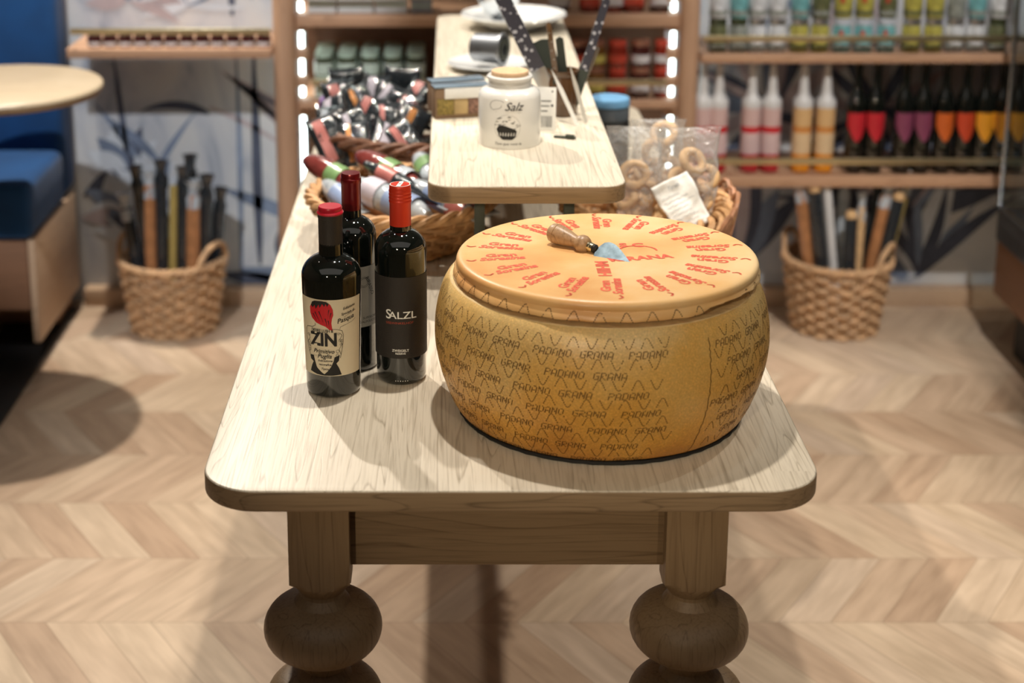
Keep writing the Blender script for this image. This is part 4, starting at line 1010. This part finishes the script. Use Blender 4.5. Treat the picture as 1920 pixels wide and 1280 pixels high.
for k, (x, y, rx, lb) in enumerate([(.228, 2.84, -14, 'long white hang tag in front of the brown pot'), (.246, 2.86, -10, 'second white hang tag, right of the first one')]):
    t = thing('hang_tag', lb, 'tag', (x, y, SZ+.0006)); t.rotation_euler = (R(rx), R(-24+k*8), R(20))
    MB().prism([(-.004, .0), (.003, -.002), (.006, .07), (.003, .115), (-.002, .075)], -.0005, .0005, M=RX(pi/2)).build('card', M['paper'] if k == 0 else M['grey_paper'], t)
t = thing('iron_key_clip', 'small dark brown metal clip lying beside the barcode tag', 'clip', (.196, 2.742, SZ+.0004), R(-18))
MB().bbox(-.018, .022, -.003, .003, 0, .004, .001).build('arm', M['dark_metal'], t); MB().bbox(.004, .020, -.006, .0, .004, .008, .001).build('jaw', M['dark_metal'], t)
# plates
def plate(x, y, r, h, label, foot=.5):
    t = thing('white_plate', label, 'plate', (x, y, SZ+.0003))
    MB().lathe([(0, .0), (r*foot, 0), (r*foot, .004), (r*.8, h*.55), (r, h), (r*.985, h+.003), (r*.78, h*.65+.003), (r*foot*.9, .008), (0, .008)], 64).build('dish', M['plate'], t)
plate(.075, 3.36, .088, .013, 'flat white plate on the raised shelf, behind the salt jar')
plate(.148, 3.86, .13, .034, 'large white footed plate at the far end of the raised shelf')
t = thing('metal_mould', 'grey metal cup lying on its side on the flat white plate', 'cup', (.075, 3.33, SZ+.050), R(-25))
MB().lathe([(0, -.035), (.026, -.035), (.030, -.030), (.032, .025), (.036, .030), (.036, .035), (.028, .036), (.025, .02), (.023, -.025), (0, -.025)], 40, M=RY(pi/2)).build('cup', plain('dull_grey_metal', (.3, .32, .35), .4, .8), t)
MB().lathe([(.023, .0345), (.0235, .0375), (.014, .0375), (.0135, .0345)], 32, M=RY(pi/2)).build('inner_ring', M['dark_metal'], t)
t = thing('glass_dome', 'shiny metal and glass bowl on the large footed plate', 'bowl', (.11, 3.86, SZ+.0093))
MB().lathe([(0, 0), (.028, 0), (.03, .004), (.012, .012), (.035, .03), (.052, .06), (.055, .09), (.053, .09), (.05, .062), (.033, .034), (0, .018)], 48).build('bowl', M['steel'], t)
t = thing('wire_clip', 'white plastic clip handle lying against the spice packs', 'clip', (.045, 3.02, SZ+.004), R(10))
MB().tube([(0, 0, 0), (.02, .012, .03), (.045, .012, .042), (.06, 0, .035), (.05, -.012, .02), (.02, -.012, .01)], .0035, 8).build('loop', M['plate'], t)

# ------------------------------------------------------------------ baskets on the table
def table_basket(x, y, rbx, rby, rtx, rty, h, mat, label, name, rings=8, loose=0, z0=TZ+.001):
    t = thing(name, label, 'basket', (x, y, z0))
    mb = MB(); rr = random.Random(9)
    for k in range(rings):
        q = k/(rings-1); rx = rbx+(rtx-rbx)*q; ry = rby+(rty-rby)*q; pts = []
        for i in range(120):
            a = 2*pi*i/120; w_ = .0045*sin(15*a+pi*k); pts.append(((rx+w_)*cos(a), (ry+w_)*sin(a), .008+(h-.008)*q+.0015*sin(7*a+k)))
        mb.tube(pts, .0062, 5, closed=True)
    for i in range(30):
        a = 2*pi*(i+.5)/30; mb.tube([(rbx*cos(a), rby*sin(a), .004), (rtx*cos(a), rty*sin(a), h)], .004, 5)
    disc(mb, rbx*.98, rby*.98, .002); mb.build('woven_body', mat, t)
    mb = MB()
    for s_ in range(3):
        pts = []
        for i in range(132):
            a = 2*pi*i/132; q = 11*a+2*pi*s_/3; am = .008*(1+loose)
            pts.append(((rtx+am*cos(q))*cos(a), (rty+am*cos(q))*sin(a), h+.006+am*sin(q)*.8))
        mb.tube(pts, .0065, 6, closed=True)
    mb.build('braided_rim', mat, t); return t
LBx, LBy = -.095, 2.875
table_basket(LBx, LBy, .120, .135, .172, .185, .085, M['wicker'], 'light wicker basket of wrapped sausages on the table, behind the bottles', 'wicker_basket')
UBx, UBy = -.075, 3.36
table_basket(UBx, UBy, .165, .17, .215, .235, .105, M['wicker_dark'], 'dark brown wicker basket of black snack packets behind the light one', 'wicker_basket', loose=.4)
RBx, RBy = .362, 2.87
rb_ = table_basket(RBx, RBy, .11, .15, .145, .19, .065, M['wicker'], 'wicker basket of bagged bread rings on the right of the table', 'wicker_basket', loose=1.0)
# loose willow loops on the right basket
mb = MB(); rr = random.Random(4)
for k in range(12):
    a0 = R(-55+k*9); pts = []
    for i in range(9):
        q = i/8; a = a0+q*.55; r1 = 1.0+.10*sin(pi*q); pts.append((.153*r1*cos(a), .195*r1*sin(a), .012+.075*sin(pi*q*.9)+.006*k % .02))
    mb.tube(pts, .0042, 5)
mb.build('willow_loops', plain('reddish_willow', (.36, .17, .085), .5, var=.3, vscale=40), rb_)
# packets: pillow shaped vacuum packs
def pack_mesh(L_, W_, H_, seed, nx=16, ny=8):
    rr = random.Random(seed); mb = MB(); v = []; f = []
    for s_ in (1, -1):
        for i in range(nx+1):
            for k in range(ny+1):
                x = (i/nx-.5); y = (k/ny-.5); e = max(0, 1-(2*abs(x))**6)*max(0, 1-(2*abs(y))**3)
                z = s_*(H_/2*e**.6+.0004)+.12*H_*noise.noise(Vector((x*6+seed, y*5, s_)))*e**.3
                v.append((x*L_, y*W_*(1 if abs(x) < .42 else 1.08), z+.02*L_*(2*abs(x))**3*noise.noise(Vector((y*8, seed, 0)))))
    o = (nx+1)*(ny+1)
    for i in range(nx):
        for k in range(ny):
            a = i*(ny+1)+k; f.append((a, a+ny+1, a+ny+2, a+1)); f.append((o+a, o+a+1, o+a+ny+2, o+a+ny+1))
    for i in range(nx):
        a = i*(ny+1); f.append((a, o+a, o+a+ny+1, a+ny+1)); a += ny; f.append((a, a+ny+1, o+a+ny+1, o+a))
    for k in range(ny): f.append((k, k+1, o+k+1, o+k)); a = nx*(ny+1)+k; f.append((a, o+a, o+a+1, a+1))
    return v, f
def band_mesh(L_, W_, H_, x0, x1, seed):
    v = []; f = []; n = 8
    for x in (x0, (x0+x1)/2, x1):
        for k in range(n+1):
            y = (k/n-.5)*.86; e = max(0, 1-(2*abs(x))**6)*max(0, 1-(2*abs(y))**3)
            z = (H_/2*e**.6+.0004)+.12*H_*noise.noise(Vector((x*6+seed, y*5, 1)))*e**.3+.0009
            v.append((x*L_, y*W_, z))
    for i in range(2):
        for k in range(n): a = i*(n+1)+k; f.append((a, a+n+1, a+n+2, a+1))
    return v, f
def packet(name, label, group, loc, rot, L_, W_, H_, seed, mat, bands, cat='packet'):
    t = thing(name, label, cat, loc, 0, group); t.rotation_euler = rot
    v, f = pack_mesh(L_, W_, H_, seed); mk('film_pack', v, f, M[mat], t, True)
    for (x0, x1, bm_) in bands:
        v, f = band_mesh(L_, W_, H_, x0, x1, seed); mk('printed_label', v, f, M[bm_], t, True)
    return t
rr = random.Random(21)
prn = ['print_pink', 'print_orange', 'print_lilac', 'print_pink', 'film_clear', 'print_lilac']
pn = {'print_pink': 'pink', 'print_orange': 'orange', 'print_lilac': 'pale lilac', 'film_clear': 'silvery', 'print_green': 'green', 'print_blue': 'pale blue'}
rows = [('front', 3.215, .885, 4), ('second', 3.285, .893, 4), ('third', 3.36, .900, 4), ('fourth', 3.44, .905, 4), ('back', 3.51, .905, 3)]
q = 0
for rn, y, z, n in rows:
    for k in range(n):
        x = -.255+.16*k/(n-1)+rr.uniform(-.008, .008); c = prn[q % 6]; q += 1
        packet('snack_packet', 'black packet with %s label, %s in the %s row, dark basket' % (pn[c], ORD[k], rn), 'black snack packets in the dark basket',
               (x, y+rr.uniform(-.01, .01), z+rr.uniform(-.006, .008)), (R(rr.uniform(40, 62)), R(rr.uniform(-35, 35)), R(rr.uniform(-25, 25))), .060, .115, .026, q, 'film_black',
               [(-.30, rr.uniform(-.15, .1), c)])
for k, (dx, rz) in enumerate(((-.12, 30), (.05, -20))):
    packet('snack_packet', ['tall black packet standing at the left back of the dark basket', 'wide black packet standing at the back of the dark basket'][k], 'black snack packets in the dark basket',
           (-.24+.12*k, 3.57, .900), (R(80), 0, R(rz)), .09, .14, .02, 60+k, 'film_black', [])
# filler sausages under the packets, resting on the basket floor
for k in range(5):
    packet('snack_packet', 'black snack packet low in the dark basket, %s of the bottom layer' % ORD[k], 'black snack packets in the dark basket', (UBx-.12+.06*k, 3.33+.03*(k % 2), .825), (0, 0, R(80)), .26, .055, .05, 80+k, 'film_black', [])
# wrapped sausages of the light basket: long shapes pointing to the lower right
def sausage(label, x, y, z, rz, pitch, L_, r_, mat, bands, seed):
    t = thing('wrapped_sausage', label, 'sausage', (x, y, z), 0, 'wrapped sausages in the light basket'); t.rotation_euler = (0, R(pitch), R(rz))
    n = 14; pr = []
    for k in range(n+1):
        q = k/n; pr.append((max(.002, r_*(sin(pi*min(1, max(0, q*.94+.03)))**.35)), L_*(q-.5)))
    mb = MB(); mb.lathe([(0, -L_/2)]+pr+[(0, L_/2)], 18, M=RY(pi/2), wob=lambda r, z, a: r*(1+.09*noise.noise(Vector((cos(a)*1.5, sin(a)*1.5, z*30+seed)))))
    mb.build('sausage', M[mat], t)
    for (a, b, m_) in bands:
        MB().lathe([(r_*1.03, L_*a), (r_*1.07, L_*(a+b)/2), (r_*1.03, L_*b)], 18, M=RY(pi/2)).build('printed_label', M[m_], t)
    MB().bbox(L_/2-.012, L_/2+.012, -.016, .016, -.001, .001, .0008).build('film_end', M['film_clear'], t)
sl = [('dark red wrapped sausage with green label at the left of the light basket', -.135, .085, .885, -50, 8, .18, .025, 'film_red', [(-.02, .2, 'print_green')]),
 ('dark red wrapped sausage with green label in the middle of the light basket', -.03, .085, .892, -50, 8, .19, .026, 'film_red', [(-.05, .15, 'print_green'), (.2, .36, 'film_clear')]),
 ('pale wrapped sausage with green label at the back of the light basket', .045, .11, .890, -75, 4, .15, .025, 'film_clear', [(-.1, .2, 'print_green')]),
 ('silvery wrapped sausage with green label below the raised shelf, light basket', .095, .05, .885, -80, 6, .15, .025, 'film_clear', [(-.2, .25, 'print_green')]),
 ('black wrapped sausage with pink label, light basket', .005, .0, .890, -48, 8, .24, .016, 'film_black', [(-.3, -.1, 'print_pink')]),
 ('silvery sausage with pale blue label lying in front, light basket', -.02, -.075, .882, -42, 8, .19, .027, 'film_clear', [(.0, .34, 'print_blue'), (-.3, -.1, 'print_lilac')]),
 ('silvery wrapped sausage with blue label at the left rim, light basket', -.115, .0, .866, -60, 6, .15, .022, 'film_clear', [(-.1, .3, 'print_blue')]),
 ('silvery wrapped sausage with pink end in front under the raised shelf', .075, -.06, .878, -45, 10, .17, .022, 'film_clear', [(.15, .4, 'print_pink'), (-.2, .1, 'print_blue')]),
 ('black glossy wrapped sausage at the right of the light basket', .125, -.02, .868, -60, 5, .15, .022, 'film_black', []),
 ('brown wrapped sausage low in the light basket', -.05, .03, .835, -60, 0, .2, .024, 'print_brown', []),
 ('dark wrapped sausage low in the front of the light basket', .03, -.07, .832, 0, 0, .16, .024, 'film_red', [])]
for k, a in enumerate(sl): sausage(a[0], LBx+a[1], LBy+a[2], a[3], a[4], a[5], a[6], a[7], a[8], a[9], k)
tag(MB().bbox(-.03, .03, -.03, .03, 0, .10, .004).build('purple_packet', plain('purple_paper', (.2, .1, .3), .5)), 'small purple packet on the table beside the dark basket', 'packet').location = (-.285, 3.66, TZ+.0005)
# bread rings and their bags
def ring(label, x, y, z, rx, rz, R_=.024, r_=.0095, parent=None):
    v = []; f = []; n, m_ = 26, 10
    for i in range(n):
        for k in range(m_):
            a = 2*pi*i/n; b = 2*pi*k/m_; q = R_+r_*cos(b)*(1+.1*sin(3*a)); v.append((q*cos(a), q*sin(a), r_*sin(b)))
    for i in range(n):
        for k in range(m_): f.append((i*m_+k, ((i+1) % n)*m_+k, ((i+1) % n)*m_+(k+1) % m_, i*m_+(k+1) % m_))
    o = mk('bread_ring', v, f, M['bread'], None, True); o.location = (x, y, z); o.rotation_euler = (R(rx), R(rz*.3), R(rz))
    tag(o, label, 'bread ring', 'bread rings in the clear bags'); return o
def bag(label, x, y, z, w_, d_, h_, rz, tilt, neck=.75):
    t = thing('clear_bag', label, 'bag', (x, y, z), 0, 'clear bags of bread rings'); t.rotation_euler = (R(tilt), 0, R(rz))
    v = []; f = []; n = 32; lv = 12
    for i in range(lv+1):
        q = i/lv
        if q < neck: e = sin(pi*min(.5, q/neck*.5+.08))**.5; dd = d_*e; ww = w_*e
        else: e = (q-neck)/(1-neck); dd = d_*(1-e)**1.2+.003; ww = w_*(.93+.1*e)
        dd = d_*(1-q)**.55*(sin(pi*min(.5, q*.5/.25+.2)))**.5+.003
        for k in range(n):
            a = 2*pi*k/n; nz = 1+.06*noise.noise(Vector((cos(a)*2, sin(a)*2, q*6+x*9)))
            v.append((ww*cos(a)*nz*(1 if q < .95 else 1.02), dd*sin(a)*nz+.006*noise.noise(Vector((cos(a)*3, q*5, x))), h_*q))
    for i in range(lv):
        for k in range(n): f.append((i*n+k, i*n+(k+1) % n, (i+1)*n+(k+1) % n, (i+1)*n+k))
    f.append(tuple(range(n))[::-1]); mk('film', v, f, M['bag'], t, True); return t
bag('clear bag of bread rings standing nearest the raised shelf', .338, 2.87, .812, .052, .050, .19, -5, -3)
bag('clear bag of bread rings with the white paper, the taller one', .432, 2.82, .812, .058, .050, .20, 6, -3)
bag('clear bag of bread rings at the back beside the black tin', .400, 3.01, .82, .050, .04, .165, 0, 0)
rr = random.Random(8)
B1 = [(.315, 2.86, .835), (.360, 2.855, .84), (.318, 2.86, .872), (.358, 2.86, .876), (.338, 2.865, .912)]
B2 = [(.405, 2.81, .836), (.455, 2.815, .838), (.405, 2.815, .872), (.45, 2.815, .877), (.42, 2.82, .912), (.462, 2.825, .916), (.44, 2.825, .948)]
B3 = [(.375, 3.0, .845), (.42, 3.0, .845), (.38, 3.005, .88), (.42, 3.005, .885), (.395, 3.005, .92), (.41, 3.01, .955)]
for nm_, S in (('nearest the raised shelf', B1), ('behind the white paper', B2), ('at the back beside the black tin', B3)):
    for k, (x, y, z) in enumerate(S):
        ring('bread ring in the bag %s, %s from the bottom' % (nm_, ['first', 'second', 'third', 'fourth', 'fifth', 'sixth', 'seventh', 'eighth', 'ninth'][k]), x, y, z, rr.uniform(45, 85), rr.uniform(-30, 30), .021, .0085)
# crumpled white paper with writing
v = []; f = []; nx, ny = 16, 20
for i in range(nx+1):
    for k in range(ny+1):
        x = (i/nx-.5)*.074; y = (k/ny-.5)*.100; v.append((x*(1+.1*(y/.06)), y, .010*noise.noise(Vector((x*28, y*28, 2)))+.004*noise.noise(Vector((x*70, y*70, 5)))))
for i in range(nx):
    for k in range(ny): a = i*(ny+1)+k; f.append((a, a+ny+1, a+ny+2, a+1))
t = thing('paper_label', 'crumpled white paper label with grey writing on the bread ring bag', 'paper label', (.412, 2.748, .890)); t.rotation_euler = (R(62), R(0), R(12)); t.rotation_euler = (RZ(R(8)) @ RX(R(58)) @ RZ(R(24))).to_euler()
o = mk('sheet', v, f, M['paper'], t, True); sm = o.modifiers.new('thickness', 'SOLIDIFY'); sm.thickness = .0006
d = Decal(lambda x, y, l: (x, y, .010*noise.noise(Vector((x*28, y*28, 2)))+.004*noise.noise(Vector((x*70, y*70, 5)))+l+.0015))
d.text('Taralli', 0, .035, .010, shear=.3)
for k in range(8): d.line([(-.030+.004*j_, .022-k*.009+.001*sin(j_*2+k)) for j_ in range(rr.randint(10, 15))], .0009)
d.mb.build('grey_writing', plain('grey_ink', (.28, .31, .34), .6), t, smooth=False)
# black tin with blue lid
t = thing('black_tin', 'tall black tin with light blue lid behind the bags', 'tin', (.335, 3.33, TZ+.0005))
MB().lathe([(0, 0), (.041, 0), (.043, .003), (.043, .125), (.040, .128)], 40).build('body', M['black'], t)
MB().lathe([(.0433, .108), (.0436, .114)], 40).build('silver_band', M['silver_lid'], t)
MB().lathe([(.040, .128), (.043, .131), (.0425, .155), (.040, .158)], 40).build('neck', plain('dark_grey_plastic', (.1, .12, .14), .25, coat=.4), t)
MB().lathe([(.040, .158), (.0435, .160), (.0435, .172), (.041, .176), (0, .177)], 40).build('blue_lid', plain('light_blue_plastic', (.18, .42, .7), .3, coat=.3), t)
